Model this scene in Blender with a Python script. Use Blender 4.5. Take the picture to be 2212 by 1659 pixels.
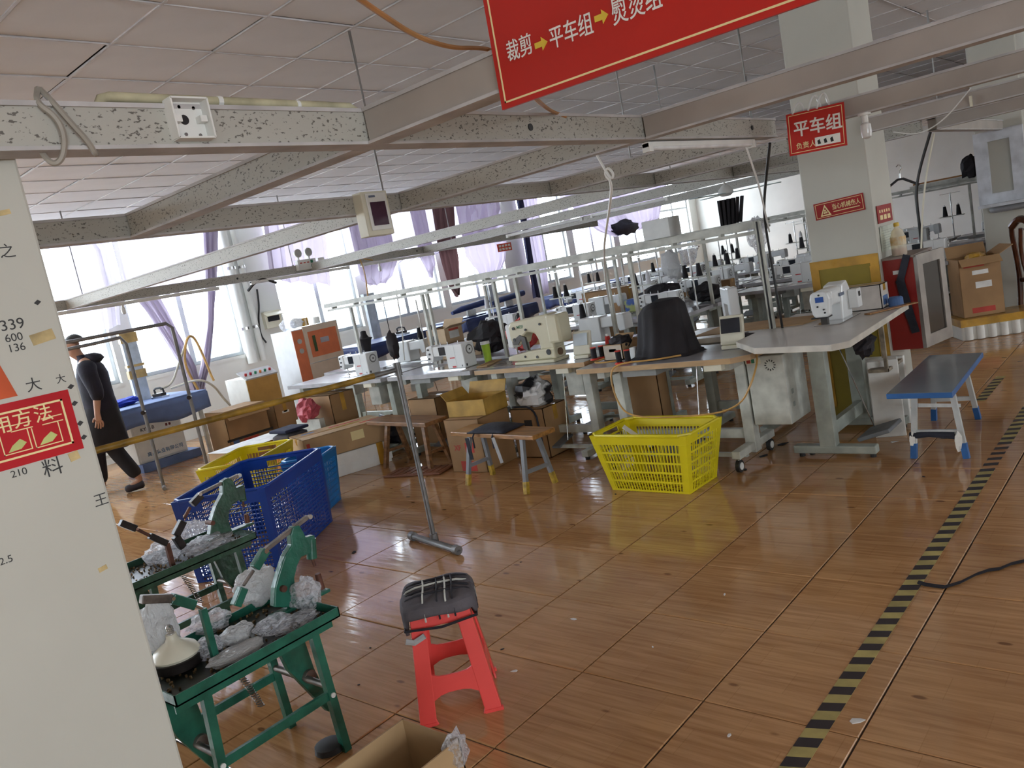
import bpy, math, random
from mathutils import Vector, Matrix, Euler, noise
for o in list(bpy.data.objects): bpy.data.objects.remove(o)
SC = bpy.context.scene; COL = SC.collection
RND = random.Random(7)
# ---------------------------------------------------------------- camera
FPX, YAW, PITCH, ROLL, CAMZ = 1730.57, -0.7372, -0.1439, -0.1933, 1.52336
def _basis():
    fwd = Vector((math.sin(YAW)*math.cos(PITCH), math.cos(YAW)*math.cos(PITCH), math.sin(PITCH)))
    right = Vector((math.cos(YAW), -math.sin(YAW), 0)); up = right.cross(fwd)
    c, s = math.cos(ROLL), math.sin(ROLL)
    return c*right + s*up, -s*right + c*up, fwd
CR, CU, CF = _basis()
cam = bpy.data.cameras.new('camera'); camo = bpy.data.objects.new('camera', cam); COL.objects.link(camo)
camo.matrix_world = Matrix((( CR.x, CU.x, -CF.x, 0), (CR.y, CU.y, -CF.y, 0), (CR.z, CU.z, -CF.z, CAMZ), (0, 0, 0, 1)))
cam.sensor_width = 36; cam.lens = FPX*36/2212; cam.clip_start = .05; cam.clip_end = 200
SC.camera = camo
EYE = Vector((0, 0, CAMZ))
def ray(u, v): return CR*((u-1106)/FPX) - CU*((v-829.5)/FPX) + CF
def atz(u, v, z=0.0): d = ray(u, v); return EYE + d*((z-CAMZ)/d.z)
def atx(u, v, x): d = ray(u, v); return EYE + d*(x/d.x)
def aty(u, v, y): d = ray(u, v); return EYE + d*(y/d.y)
# ---------------------------------------------------------------- light
W = bpy.data.worlds.new('daylight'); SC.world = W; W.use_nodes = True
bg = W.node_tree.nodes['Background']; bg.inputs[0].default_value = (.86, .93, 1, 1); bg.inputs[1].default_value = 9.0
SC.view_settings.view_transform = 'Standard'; SC.view_settings.look = 'None'
SC.view_settings.gamma = 1; SC.view_settings.use_curve_mapping = False
SC.view_settings.exposure = 0.7
def portal(loc, sx, sy, rot):
    l = bpy.data.lights.new('window_portal', 'AREA'); l.shape = 'RECTANGLE'; l.size = sx; l.size_y = sy
    l.cycles.is_portal = True
    o = bpy.data.objects.new('window_portal', l); o.location = loc; o.rotation_euler = rot; COL.objects.link(o)
portal((-10.86, 8, 2.42), 2.8, 26, (0, -math.pi/2, 0))
for c_ in (-3.1, -.7, 8.3): portal((4.96, c_, 1.72), 1.55, 1.8, (0, math.pi/2, 0))  # portals at the added openings in the unseen right wall
# ---------------------------------------------------------------- materials
MATS = {}
def nt(name):
    m = bpy.data.materials.new(name); m.use_nodes = True
    return m, m.node_tree.nodes, m.node_tree.links, m.node_tree.nodes['Principled BSDF']
def M(name, col, rough=.5, metal=0, var=.12, scale=8, bump=0, spec=.5, trans=0, alpha=1, col2=None, thr=None, emit=0, stretch=None, coat=0):
    """procedural material: noise-varied colour, optional second colour in patches, optional bump"""
    if name in MATS: return MATS[name]
    m, N, L, b = nt(name)
    tc = N.new('ShaderNodeTexCoord'); mp = N.new('ShaderNodeMapping')
    if stretch: mp.inputs['Scale'].default_value = stretch
    L.new(tc.outputs['Object'], mp.inputs[0])
    nz = N.new('ShaderNodeTexNoise'); nz.inputs['Scale'].default_value = scale; nz.inputs['Detail'].default_value = 5
    L.new(mp.outputs[0], nz.inputs[0])
    rp = N.new('ShaderNodeValToRGB')
    c2 = col2 or tuple(max(0, c*(1-2*var)) for c in col); c1 = col if col2 else tuple(min(1, c*(1+var)) for c in col)
    e = rp.color_ramp.elements; e[0].color = (*c2, 1); e[1].color = (*c1, 1)
    e[0].position, e[1].position = thr or (.3, .7)
    L.new(nz.outputs['Fac'], rp.inputs[0]); L.new(rp.outputs[0], b.inputs['Base Color'])
    b.inputs['Roughness'].default_value = rough; b.inputs['Metallic'].default_value = metal
    b.inputs['Specular IOR Level'].default_value = spec
    b.inputs['Transmission Weight'].default_value = trans; b.inputs['Alpha'].default_value = alpha
    b.inputs['Coat Weight'].default_value = coat
    if emit: b.inputs['Emission Color'].default_value = (*col, 1); b.inputs['Emission Strength'].default_value = emit
    if bump:
        bp = N.new('ShaderNodeBump'); bp.inputs['Strength'].default_value = bump; bp.inputs['Distance'].default_value = .02
        n2 = N.new('ShaderNodeTexNoise'); n2.inputs['Scale'].default_value = scale*3; n2.inputs['Detail'].default_value = 4
        L.new(mp.outputs[0], n2.inputs[0]); L.new(n2.outputs['Fac'], bp.inputs['Height']); L.new(bp.outputs[0], b.inputs['Normal'])
    MATS[name] = m; return m
def translucent(name, col, amount=.5):
    m, N, L, b = nt(name)
    t = N.new('ShaderNodeBsdfTranslucent'); t.inputs[0].default_value = (*col, 1)
    b.inputs['Base Color'].default_value = (*col, 1); b.inputs['Roughness'].default_value = .9
    mx = N.new('ShaderNodeMixShader'); mx.inputs[0].default_value = amount
    L.new(b.outputs[0], mx.inputs[1]); L.new(t.outputs[0], mx.inputs[2]); L.new(mx.outputs[0], N['Material Output'].inputs[0])
    MATS[name] = m; return m
def clear(name, col, amount=.75, rough=.1):
    """thin clear film or glass: mostly see-through with a gloss on top"""
    m, N, L, b = nt(name)
    t = N.new('ShaderNodeBsdfTransparent'); t.inputs[0].default_value = (*col, 1)
    b.inputs['Base Color'].default_value = (*col, 1); b.inputs['Roughness'].default_value = rough
    mx = N.new('ShaderNodeMixShader'); mx.inputs[0].default_value = amount
    if rough > .1:
        nz = N.new('ShaderNodeTexNoise'); nz.inputs['Scale'].default_value = 45; nz.inputs['Detail'].default_value = 5; nz.inputs['Distortion'].default_value = 1.2
        bp = N.new('ShaderNodeBump'); bp.inputs['Strength'].default_value = .9; bp.inputs['Distance'].default_value = .02; L.new(nz.outputs['Fac'], bp.inputs['Height']); L.new(bp.outputs[0], b.inputs['Normal'])
        rp = N.new('ShaderNodeMapRange'); rp.inputs[1].default_value = .35; rp.inputs[2].default_value = .65; rp.inputs[3].default_value = max(0, amount-.35); rp.inputs[4].default_value = min(1, amount+.2); L.new(nz.outputs['Fac'], rp.inputs[0]); L.new(rp.outputs[0], mx.inputs[0])
    L.new(b.outputs[0], mx.inputs[1]); L.new(t.outputs[0], mx.inputs[2]); L.new(mx.outputs[0], N['Material Output'].inputs[0])
    MATS[name] = m; return m
def bagmat(name, col, seethrough=.4):
    """thin crinkled polythene: part see-through, part glowing with the light behind it"""
    m, N, L, b = nt(name); b.inputs['Base Color'].default_value = (*col, 1); b.inputs['Roughness'].default_value = .16
    nz = N.new('ShaderNodeTexNoise'); nz.inputs['Scale'].default_value = 6; nz.inputs['Detail'].default_value = 3; nz.inputs['Distortion'].default_value = 1.5
    bp = N.new('ShaderNodeBump'); bp.inputs['Strength'].default_value = .7; bp.inputs['Distance'].default_value = .03; L.new(nz.outputs['Fac'], bp.inputs['Height']); L.new(bp.outputs[0], b.inputs['Normal'])
    t = N.new('ShaderNodeBsdfTranslucent'); t.inputs[0].default_value = (*col, 1); L.new(bp.outputs[0], t.inputs['Normal']); tr = N.new('ShaderNodeBsdfTransparent'); tr.inputs[0].default_value = (.97, .97, .98, 1)
    m1 = N.new('ShaderNodeMixShader'); m1.inputs[0].default_value = .45; L.new(b.outputs[0], m1.inputs[1]); L.new(t.outputs[0], m1.inputs[2])
    m2 = N.new('ShaderNodeMixShader'); rp = N.new('ShaderNodeMapRange'); rp.inputs[1].default_value = .38; rp.inputs[2].default_value = .62; rp.inputs[3].default_value = seethrough*.5; rp.inputs[4].default_value = min(1, seethrough*1.5); L.new(nz.outputs['Fac'], rp.inputs[0]); L.new(rp.outputs[0], m2.inputs[0])
    L.new(m1.outputs[0], m2.inputs[1]); L.new(tr.outputs[0], m2.inputs[2]); L.new(m2.outputs[0], N['Material Output'].inputs[0]); MATS[name] = m; return m
# ---------------------------------------------------------------- geometry
class G:
    def __init__(s): s.v = []; s.f = []
    def add(s, vs, fs):
        n = len(s.v); s.v += [tuple(p) for p in vs]; s.f += [tuple(i+n for i in f) for f in fs]; return s
    def box(s, c, d, rz=0, rot=None, taper=1):
        hx, hy, hz = d[0]/2, d[1]/2, d[2]/2
        R = rot or Matrix.Rotation(rz, 3, 'Z'); c = Vector(c); vs = []
        for z in (-1, 1):
            t = taper if z > 0 else 1
            for x, y in ((-1, -1), (1, -1), (1, 1), (-1, 1)): vs.append(c + R @ Vector((x*hx*t, y*hy*t, z*hz)))
        return s.add(vs, [(3,2,1,0),(4,5,6,7),(0,1,5,4),(1,2,6,5),(2,3,7,6),(3,0,4,7)])
    def bx(s, a, b):
        return s.box([(a[i]+b[i])/2 for i in range(3)], [abs(b[i]-a[i]) for i in range(3)])
    def bar(s, p, q, w, h, up=(0, 0, 1)):
        p, q = Vector(p), Vector(q); d = (q-p); L_ = d.length; d.normalize(); up = Vector(up)
        if abs(d.dot(up)) > .99: up = Vector((1, 0, 0))
        sd = d.cross(up).normalized(); u2 = sd.cross(d).normalized()
        R = Matrix((sd, d, u2)).transposed()
        return s.box((p+q)/2, (w, L_, h), rot=R)
    def cyl(s, p, q, r, r2=None, n=12, caps=True):
        p, q = Vector(p), Vector(q); r2 = r if r2 is None else r2
        d = (q-p).normalized(); a = d.orthogonal().normalized(); b = d.cross(a); vs = []
        for c, rr in ((p, r), (q, r2)):
            for i in range(n):
                t = 2*math.pi*i/n; vs.append(c + a*(math.cos(t)*rr) + b*(math.sin(t)*rr))
        fs = [(i, (i+1) % n, n+(i+1) % n, n+i) for i in range(n)]
        if caps: fs += [tuple(reversed(range(n))), tuple(range(n, 2*n))]
        return s.add(vs, fs)
    def tube(s, pts, r, n=6, close=False, smooth=0):
        P = [Vector(p) for p in pts]
        for _ in range(smooth):
            Q = [P[0]]
            for i in range(len(P)-1): Q += [P[i]*.75+P[i+1]*.25, P[i]*.25+P[i+1]*.75]
            P = Q + [P[-1]]
        vs = []; m = len(P); a = None
        for i, p in enumerate(P):
            d = (P[(i+1) % m if close else min(i+1, m-1)] - P[(i-1) % m if close else max(i-1, 0)])
            d = d.normalized() if d.length > 1e-9 else Vector((0, 0, 1))
            a = d.orthogonal().normalized() if a is None else (a - d*a.dot(d)).normalized()
            b = d.cross(a)
            rr = r[i] if isinstance(r, (list, tuple)) and len(r) == m else (r if not isinstance(r, (list, tuple)) else r[0])
            for k in range(n):
                t = 2*math.pi*k/n; vs.append(p + a*(math.cos(t)*rr) + b*(math.sin(t)*rr))
        fs = []
        for i in range(m if close else m-1):
            j = (i+1) % m
            fs += [(i*n+k, i*n+(k+1) % n, j*n+(k+1) % n, j*n+k) for k in range(n)]
        if not close: fs += [tuple(reversed(range(n))), tuple(range((m-1)*n, m*n))]
        return s.add(vs, fs)
    def lathe(s, prof, c=(0, 0, 0), n=20, sx=1, sy=1):
        vs = [(c[0]+r*math.cos(2*math.pi*i/n)*sx, c[1]+r*math.sin(2*math.pi*i/n)*sy, c[2]+z) for r, z in prof for i in range(n)]
        m = len(prof); fs = [(j*n+i, j*n+(i+1) % n, (j+1)*n+(i+1) % n, (j+1)*n+i) for j in range(m-1) for i in range(n)]
        fs += [tuple(reversed(range(n))), tuple(range((m-1)*n, m*n))]
        return s.add(vs, fs)
    def prism(s, poly, fn, d0, d1):
        """poly of (a, b); fn(a, b, depth) -> point"""
        n = len(poly); vs = [fn(a, b, d0) for a, b in poly] + [fn(a, b, d1) for a, b in poly]
        return s.add(vs, [tuple(reversed(range(n))), tuple(range(n, 2*n))] + [(i, (i+1) % n, n+(i+1) % n, n+i) for i in range(n)])
    def sheet(s, fn, nu, nv):
        vs = [fn(i/nu, j/nv) for j in range(nv+1) for i in range(nu+1)]
        return s.add(vs, [(j*(nu+1)+i, j*(nu+1)+i+1, (j+1)*(nu+1)+i+1, (j+1)*(nu+1)+i) for j in range(nv) for i in range(nu)])
    def ball(s, c, r, n=12, m=8, jit=0, seed=0):
        rx, ry, rz = r if isinstance(r, (list, tuple)) else (r, r, r); vs = []
        for j in range(1, m):
            for i in range(n):
                t, p = 2*math.pi*i/n, math.pi*j/m
                d = Vector((math.sin(p)*math.cos(t), math.sin(p)*math.sin(t), -math.cos(p)))
                k = 1 + (noise.noise(d*2.3 + Vector((seed*3.1, seed, 0)))*jit if jit else 0)
                vs.append((c[0]+d.x*rx*k, c[1]+d.y*ry*k, c[2]+d.z*rz*k))
        vs += [(c[0], c[1], c[2]-rz), (c[0], c[1], c[2]+rz)]; a = len(vs)-2
        fs = [(j*n+i, j*n+(i+1) % n, (j+1)*n+(i+1) % n, (j+1)*n+i) for j in range(m-2) for i in range(n)]
        fs += [(a, (i+1) % n, i) for i in range(n)] + [(a+1, (m-2)*n+i, (m-2)*n+(i+1) % n) for i in range(n)]
        return s.add(vs, fs)
    def shift(s, off):
        s.v = [(x-off[0], y-off[1], z-off[2]) for x, y, z in s.v]; return s
    def mesh(s, name, mat, smooth=False):
        me = bpy.data.meshes.new(name); me.from_pydata(s.v, [], s.f); me.update()
        if mat: me.materials.append(mat)
        if smooth:
            me.polygons.foreach_set('use_smooth', [True]*len(me.polygons)); me.set_sharp_from_angle(angle=.7)
        return me
    def build(s, name, mat, parent=None, smooth=False, bevel=0, loc=None, rot=None, thick=0, sub=0, label=None, stuff=False):
        return put(name, s.mesh(name, mat, smooth), parent, loc, rot, bevel, thick, sub, label, stuff)
def put(name, me, parent=None, loc=None, rot=None, bevel=0, thick=0, sub=0, label=None, stuff=False):
    o = bpy.data.objects.new(name, me); COL.objects.link(o)
    if parent: o.parent = parent
    if loc is not None: o.location = loc
    if rot is not None: o.rotation_euler = rot
    if thick: md = o.modifiers.new('thick', 'SOLIDIFY'); md.thickness = thick; md.offset = 0
    if bevel: md = o.modifiers.new('bevel', 'BEVEL'); md.width = bevel; md.segments = 2; md.limit_method = 'ANGLE'
    if sub: md = o.modifiers.new('sub', 'SUBSURF'); md.levels = md.render_levels = sub
    if label: o['label'] = label
    if stuff: o['kind'] = 'stuff'
    return o
def tag(o, label, cat, group=None):
    o['label'] = label; o['category'] = cat
    if group: o['group'] = group
    return o
def thing(name, label, cat, loc=(0, 0, 0), rz=0, group=None, rot=None):
    o = bpy.data.objects.new(name, None); COL.objects.link(o); o.empty_display_size = .05
    o.location = loc; o.rotation_euler = rot or (0, 0, rz)
    return tag(o, label, cat, group)
def dup(root, loc, rz, label=None, group=None, skip=()):
    r = root.copy(); COL.objects.link(r); r.location = loc; r.rotation_euler = (0, 0, rz)
    if label: r['label'] = label
    if group: r['group'] = group
    for ch in list(root.children):
        if ch.name.split('.')[0] in skip: continue
        c = ch.copy(); COL.objects.link(c); c.parent = r
        for g in ch.children:
            d = g.copy(); COL.objects.link(d); d.parent = c
    return r
def struct(o): o['kind'] = 'structure'; return o
def text(name, s, mat, parent, size, loc, rot, depth=.001, bold=0, align='LEFT', xscale=1, sp=1):
    cu = bpy.data.curves.new('t', 'FONT'); cu.body = s; cu.size = size; cu.extrude = depth; cu.offset = bold
    cu.align_x = align; cu.align_y = 'BOTTOM_BASELINE'; cu.space_character = sp
    o = bpy.data.objects.new('t', cu); COL.objects.link(o)
    dg = bpy.context.evaluated_depsgraph_get(); me = bpy.data.meshes.new_from_object(o.evaluated_get(dg))
    bpy.data.objects.remove(o); me.materials.clear(); me.materials.append(mat)
    if xscale != 1:
        for v in me.vertices: v.co.x *= xscale
    return put(name, me, parent, loc, rot)
# ================================================================ materials used all over
def tile_mat():
    m, N, L, b = nt('wood_print_tile')
    geo = N.new('ShaderNodeNewGeometry'); oi = N.new('ShaderNodeObjectInfo')
    off = N.new('ShaderNodeVectorMath'); off.operation = 'SCALE'; off.inputs['Scale'].default_value = 13
    cmb = N.new('ShaderNodeCombineXYZ'); L.new(oi.outputs['Random'], cmb.inputs[0]); L.new(oi.outputs['Random'], cmb.inputs[2]); L.new(cmb.outputs[0], off.inputs[0])
    add = N.new('ShaderNodeVectorMath'); L.new(geo.outputs['Position'], add.inputs[0]); L.new(off.outputs[0], add.inputs[1])
    mp = N.new('ShaderNodeMapping'); mp.inputs['Scale'].default_value = (1.6, 26, 1); L.new(add.outputs[0], mp.inputs[0])
    nz = N.new('ShaderNodeTexNoise'); nz.inputs['Scale'].default_value = 2.2; nz.inputs['Detail'].default_value = 6; nz.inputs['Distortion'].default_value = .4; L.new(mp.outputs[0], nz.inputs[0])
    rp = N.new('ShaderNodeValToRGB'); e = rp.color_ramp.elements
    e[0].color = (.40, .2, .083, 1); e[0].position = .3; e[1].color = (.57, .315, .14, 1); e[1].position = .62
    L.new(nz.outputs['Fac'], rp.inputs[0])
    big = N.new('ShaderNodeTexNoise'); big.inputs['Scale'].default_value = 1.3; big.inputs['Detail'].default_value = 3; L.new(geo.outputs['Position'], big.inputs[0])
    # printed planks: bands across the tile
    br = N.new('ShaderNodeTexBrick'); br.inputs['Scale'].default_value = 1; br.inputs['Mortar Size'].default_value = .0015
    br.inputs['Brick Width'].default_value = .28; br.inputs['Row Height'].default_value = .14
    br.inputs['Color1'].default_value = (1, 1, 1, 1); br.inputs['Color2'].default_value = (.86, .82, .78, 1); br.inputs['Mortar'].default_value = (.72, .66, .6, 1)
    L.new(add.outputs[0], br.inputs[0])
    mu = N.new('ShaderNodeMix'); mu.data_type = 'RGBA'; mu.blend_type = 'MULTIPLY'; mu.inputs[0].default_value = .55
    L.new(rp.outputs[0], mu.inputs[6]); L.new(br.outputs[0], mu.inputs[7])
    # knots
    vo = N.new('ShaderNodeTexVoronoi'); vo.inputs['Scale'].default_value = 3.1
    mpv = N.new('ShaderNodeMapping'); mpv.inputs['Scale'].default_value = (1, 2.2, 1); L.new(add.outputs[0], mpv.inputs[0]); L.new(mpv.outputs[0], vo.inputs[0])
    kr = N.new('ShaderNodeValToRGB'); kr.color_ramp.elements[0].color = (.3, .22, .18, 1); kr.color_ramp.elements[0].position = .05; kr.color_ramp.elements[1].color = (1, 1, 1, 1); kr.color_ramp.elements[1].position = .085
    L.new(vo.outputs['Distance'], kr.inputs[0])
    m3 = N.new('ShaderNodeMix'); m3.data_type = 'RGBA'; m3.blend_type = 'MULTIPLY'; m3.inputs[0].default_value = .8
    L.new(mu.outputs[2], m3.inputs[6]); L.new(kr.outputs[0], m3.inputs[7])
    m2 = N.new('ShaderNodeMix'); m2.data_type = 'RGBA'; m2.blend_type = 'MULTIPLY'; m2.inputs[0].default_value = .5
    r2 = N.new('ShaderNodeValToRGB'); r2.color_ramp.elements[0].color = (.6, .55, .5, 1); r2.color_ramp.elements[0].position = .3; r2.color_ramp.elements[1].position = .65
    L.new(big.outputs['Fac'], r2.inputs[0]); L.new(m3.outputs[2], m2.inputs[6]); L.new(r2.outputs[0], m2.inputs[7])
    L.new(m2.outputs[2], b.inputs['Base Color'])
    b.inputs['Roughness'].default_value = .13; b.inputs['Specular IOR Level'].default_value = .75
    w = N.new('ShaderNodeTexNoise'); w.inputs['Scale'].default_value = 3; w.inputs['Detail'].default_value = 2
    mw = N.new('ShaderNodeMapping'); mw.inputs['Scale'].default_value = (1.2, 9, 1); L.new(geo.outputs['Position'], mw.inputs[0]); L.new(mw.outputs[0], w.inputs[0])
    bp = N.new('ShaderNodeBump'); bp.inputs['Strength'].default_value = .08; bp.inputs['Distance'].default_value = .01; L.new(w.outputs['Fac'], bp.inputs['Height']); L.new(bp.outputs[0], b.inputs['Normal'])
    rr = N.new('ShaderNodeMapRange'); rr.inputs[3].default_value = .03; rr.inputs[4].default_value = .15; L.new(big.outputs['Fac'], rr.inputs[0]); L.new(rr.outputs[0], b.inputs['Roughness'])
    return m
RIGHT_OPEN = [(-4.0, -2.2), (-1.6, .2), (7.4, 9.2)]  # unseen right-wall openings, added to light the faces turned towards them
NEAR_OPEN = []
XC, ZS = -8.73, 4.1
TILE = tile_mat()
GROUT = M('dark_grout', (.05, .04, .032), .8)
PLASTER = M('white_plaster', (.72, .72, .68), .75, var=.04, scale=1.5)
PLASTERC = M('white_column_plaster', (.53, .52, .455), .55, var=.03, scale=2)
CEILM = M('ceiling_board', (.74, .735, .745), .9, var=.05, scale=2, bump=.15)
TBAR = M('white_ceiling_grid', (.62, .6, .6), .5)
def speckle():
    m, N, L, b = nt('galvanised_speckled')
    tc = N.new('ShaderNodeTexCoord'); n1 = N.new('ShaderNodeTexNoise'); n1.inputs['Scale'].default_value = 85; n1.inputs['Detail'].default_value = 3
    mp = N.new('ShaderNodeMapping'); mp.inputs['Scale'].default_value = (1, 1, 1.8); L.new(tc.outputs['Object'], mp.inputs[0]); L.new(mp.outputs[0], n1.inputs[0])
    rp = N.new('ShaderNodeValToRGB'); e = rp.color_ramp.elements; e[0].color = (.13, .12, .105, 1); e[0].position = .35; e[1].color = (.44, .43, .38, 1); e[1].position = .40
    L.new(n1.outputs['Fac'], rp.inputs[0]); L.new(rp.outputs[0], b.inputs['Base Color'])
    b.inputs['Metallic'].default_value = .1; b.inputs['Roughness'].default_value = .6
    return m
GALV = speckle()
ALU = M('painted_aluminium', (.62, .66, .68), .4, .2, var=.04)
ROD = M('threaded_rod_steel', (.25, .24, .23), .45, .8)
WHITEP = M('white_plastic', (.78, .78, .74), .4, var=.04)
CREAMP = M('cream_plastic', (.72, .69, .55), .45, var=.05)
BLACKP = M('black_plastic', (.015, .015, .017), .45)
REDP = M('red_sign_board', (.52, .016, .008), .35, var=.06, scale=2)
YELL = M('pale_yellow_print', (.86, .72, .36), .5, var=.03)
WPRINT = M('white_print', (.85, .84, .78), .5, var=.02)
GLASS = clear('window_glass', (.96, .98, 1), .93, .03)
# ================================================================ room shell
XW, YE, XR, YN, ZC = -10.9, 21.0, 5.0, -5.0, 2.839
fl = struct(G().bx((XW-.2, YN-.2, -.12), (XR+.2, YE+.2, -.006)).build('floor', GROUT))
def seen(x, y, z, mg=60):
    p = Vector((x, y, z))-EYE; d = p.dot(CF)
    if d < .2: return None
    u, v = 1106+FPX*p.dot(CR)/d, 829.5-FPX*p.dot(CU)/d
    return d if (-mg < u < 2212+mg and -mg < v < 1659+mg) else None
def tiles(parent, name, mat, x0, y0, pitch, gap, z, t, keep, thickdir, xmin=None):
    c = []
    i0, i1 = math.floor((XW-x0)/pitch), math.ceil((XR-x0)/pitch)
    j0, j1 = math.floor((YN-y0)/pitch), math.ceil((YE-y0)/pitch)
    for i in range(i0, i1):
        for j in range(j0, j1):
            x, y = x0+(i+.5)*pitch, y0+(j+.5)*pitch
            if xmin is not None and x < xmin: continue
            if not (XW-pitch/2 < x < XR+pitch/2 and YN-pitch/2 < y < YE+pitch/2): continue
            d = seen(x, y, z, 260); c.append((d if d else 99+abs(x)+abs(y), x, y))
    c.sort(); h = (pitch-gap)/2
    g = G(); e = .0025
    zt, zb = z, z - t*thickdir
    g.add([(-h, -h, zb), (h, -h, zb), (h, h, zb), (-h, h, zb), (-h, -h, zt-e*thickdir), (h, -h, zt-e*thickdir), (h, h, zt-e*thickdir), (-h, h, zt-e*thickdir),
           (-h+e, -h+e, zt), (h-e, -h+e, zt), (h-e, h-e, zt), (-h+e, h-e, zt)],
          [(3,2,1,0), (0,1,5,4), (1,2,6,5), (2,3,7,6), (3,0,4,7), (4,5,9,8), (5,6,10,9), (6,7,11,10), (7,4,8,11), (8,9,10,11)])
    if thickdir < 0: g.f = [tuple(reversed(f)) for f in g.f]
    me = g.mesh(name, mat)
    for d, x, y in c[:keep]:
        o = put(name, me, parent, (x, y, RND.uniform(-.0012, .0012)), (RND.uniform(-.0022, .0022), RND.uniform(-.0022, .0022), 0))
    r = G()
    for d, x, y in c[keep:]: r.add([(a+x, b+y, q) for a, b, q in g.v], g.f)
    r.build(name+'_field', mat, parent, stuff=True)
tiles(fl, 'floor_tile', TILE, -2.8465, 1.60945, .5, .005, 0.0, .006, 300, 1)
ce = struct(G().bx((XC, YN-.2, ZC+.03), (XR+.2, YE+.2, ZC+.12)).build('ceiling', M('dark_plenum', (.1, .09, .085), .9)))
CP, CX0, CY0 = .50385, -3.188, 1.8545
tiles(ce, 'ceiling_tile', CEILM, CX0, CY0, CP, .016, ZC+.004, .012, 300, -1, XC)
gb = G(); 
x = CX0 + CP*math.ceil((XC-CX0)/CP-.01)
while x < XR: G().bx((x-.006, YN, ZC-.001), (x+.006, YE, ZC+.006)).build('ceiling_bar', TBAR, ce); x += CP
y = CY0 + CP*math.ceil((YN-CY0)/CP)
while y < YE: G().bx((XC, y-.006, ZC-.0015), (XR, y+.006, ZC+.006)).build('ceiling_bar', TBAR, ce); y += CP
# open strip along the windows: slab above, fascia at the ceiling edge
G().bx((XC-.02, YN, ZC-.01), (XC, YE, ZS)).build('fascia', PLASTER, ce)
G().bx((XW-.25, YN, ZS), (XC, YE, ZS+.1)).build('slab', PLASTER, ce)
# window wall (left): pieces between the openings
SILL, TOP = 1.0, 3.85
OPEN = [(-4.2, -1.9), (-1.5, 1.2), (1.7, 4.48), (4.77, 6.34), (7.1, 8.64), (8.86, 10.6), (10.77, 12.5), (13.2, 14.75), (15.0, 16.6), (16.85, 18.6), (18.9, 20.6)]
wl = struct(G().bx((XW-.25, YN, 0), (XW, YE, SILL)).build('wall_left', PLASTER))
G().bx((XW-.25, YN, TOP), (XW, YE, ZS+.1)).build('lintel', PLASTER, wl)
ed = [YN] + [q for o_ in OPEN for q in o_] + [YE]
for i in range(0, len(ed), 2): G().bx((XW-.25, ed[i], SILL), (XW, ed[i+1], TOP)).build('wall_pier', PLASTER, wl)
def window(n, y0, y1, z0, z1, x, nx=2, d=.06):
    f = G(); w = .05
    f.bx((x-d, y0, z0), (x, y1, z0+w)); f.bx((x-d, y0, z1-w), (x, y1, z1))
    f.bx((x-d, y0, z0+w), (x, y0+w, z1-w)); f.bx((x-d, y1-w, z0+w), (x, y1, z1-w))
    r = struct(f.build('window_%d' % n, ALU))
    G().bx((x-.01, y0-.03, z0-.05), (x+.09, y1+.03, z0)).build('window_sill', PLASTER, r)
    for k in range(1, nx):
        yy = y0+(y1-y0)*k/nx; G().bx((x-d+.01, yy-.035, z0+w), (x+.005, yy+.035, z1-w)).build('mullion', ALU, r)
    for zz in (1.15, 1.95): G().bx((x-d+.01, y0+w, z0+zz), (x, y1-w, z0+zz+.05)).build('transom', ALU, r)
    for k in range(nx):
        a, b = y0+(y1-y0)*k/nx+.05, y0+(y1-y0)*(k+1)/nx-.05
        G().bx((x-.035, a, z0+w), (x-.03, b, z1-w)).build('window_pane', GLASS, r)
for i, (a, b) in enumerate(OPEN): window(i+1, a, b, SILL, TOP, XW-.08)
struct(G().bx((XW, YE, 0), (XR, YE+.2, ZS)).build('wall_back', PLASTER))
# unseen right-hand and near walls; openings added on the right to let daylight in
def bandwall(name, horizontal, at, a, b, opens, sg):
    t = .2*sg
    def slab(lo, hi, z0, z1): return G().bx((lo, at, z0), (hi, at+t, z1)) if horizontal else G().bx((at, lo, z0), (at+t, hi, z1))
    w = struct(slab(a, b, 0, .95).build(name, PLASTER)); slab(a, b, 2.5, ZS if horizontal else ZC+.05).build('lintel', PLASTER, w)
    e = [a] + [q for o_ in opens for q in o_] + [b]
    for i in range(0, len(e), 2): slab(e[i], e[i+1], .95, 2.5).build('wall_pier', PLASTER, w)
bandwall('wall_right', False, XR, YN, YE, RIGHT_OPEN, 1)
bandwall('wall_near', True, YN, XW, XR, NEAR_OPEN, -1)
# the two square columns and the near column
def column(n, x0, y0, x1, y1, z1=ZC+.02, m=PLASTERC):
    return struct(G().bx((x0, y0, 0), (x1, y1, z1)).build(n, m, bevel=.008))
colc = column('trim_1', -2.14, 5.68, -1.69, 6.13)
column('trim_2', -1.83, 9.75, -1.40, 10.2)
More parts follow.
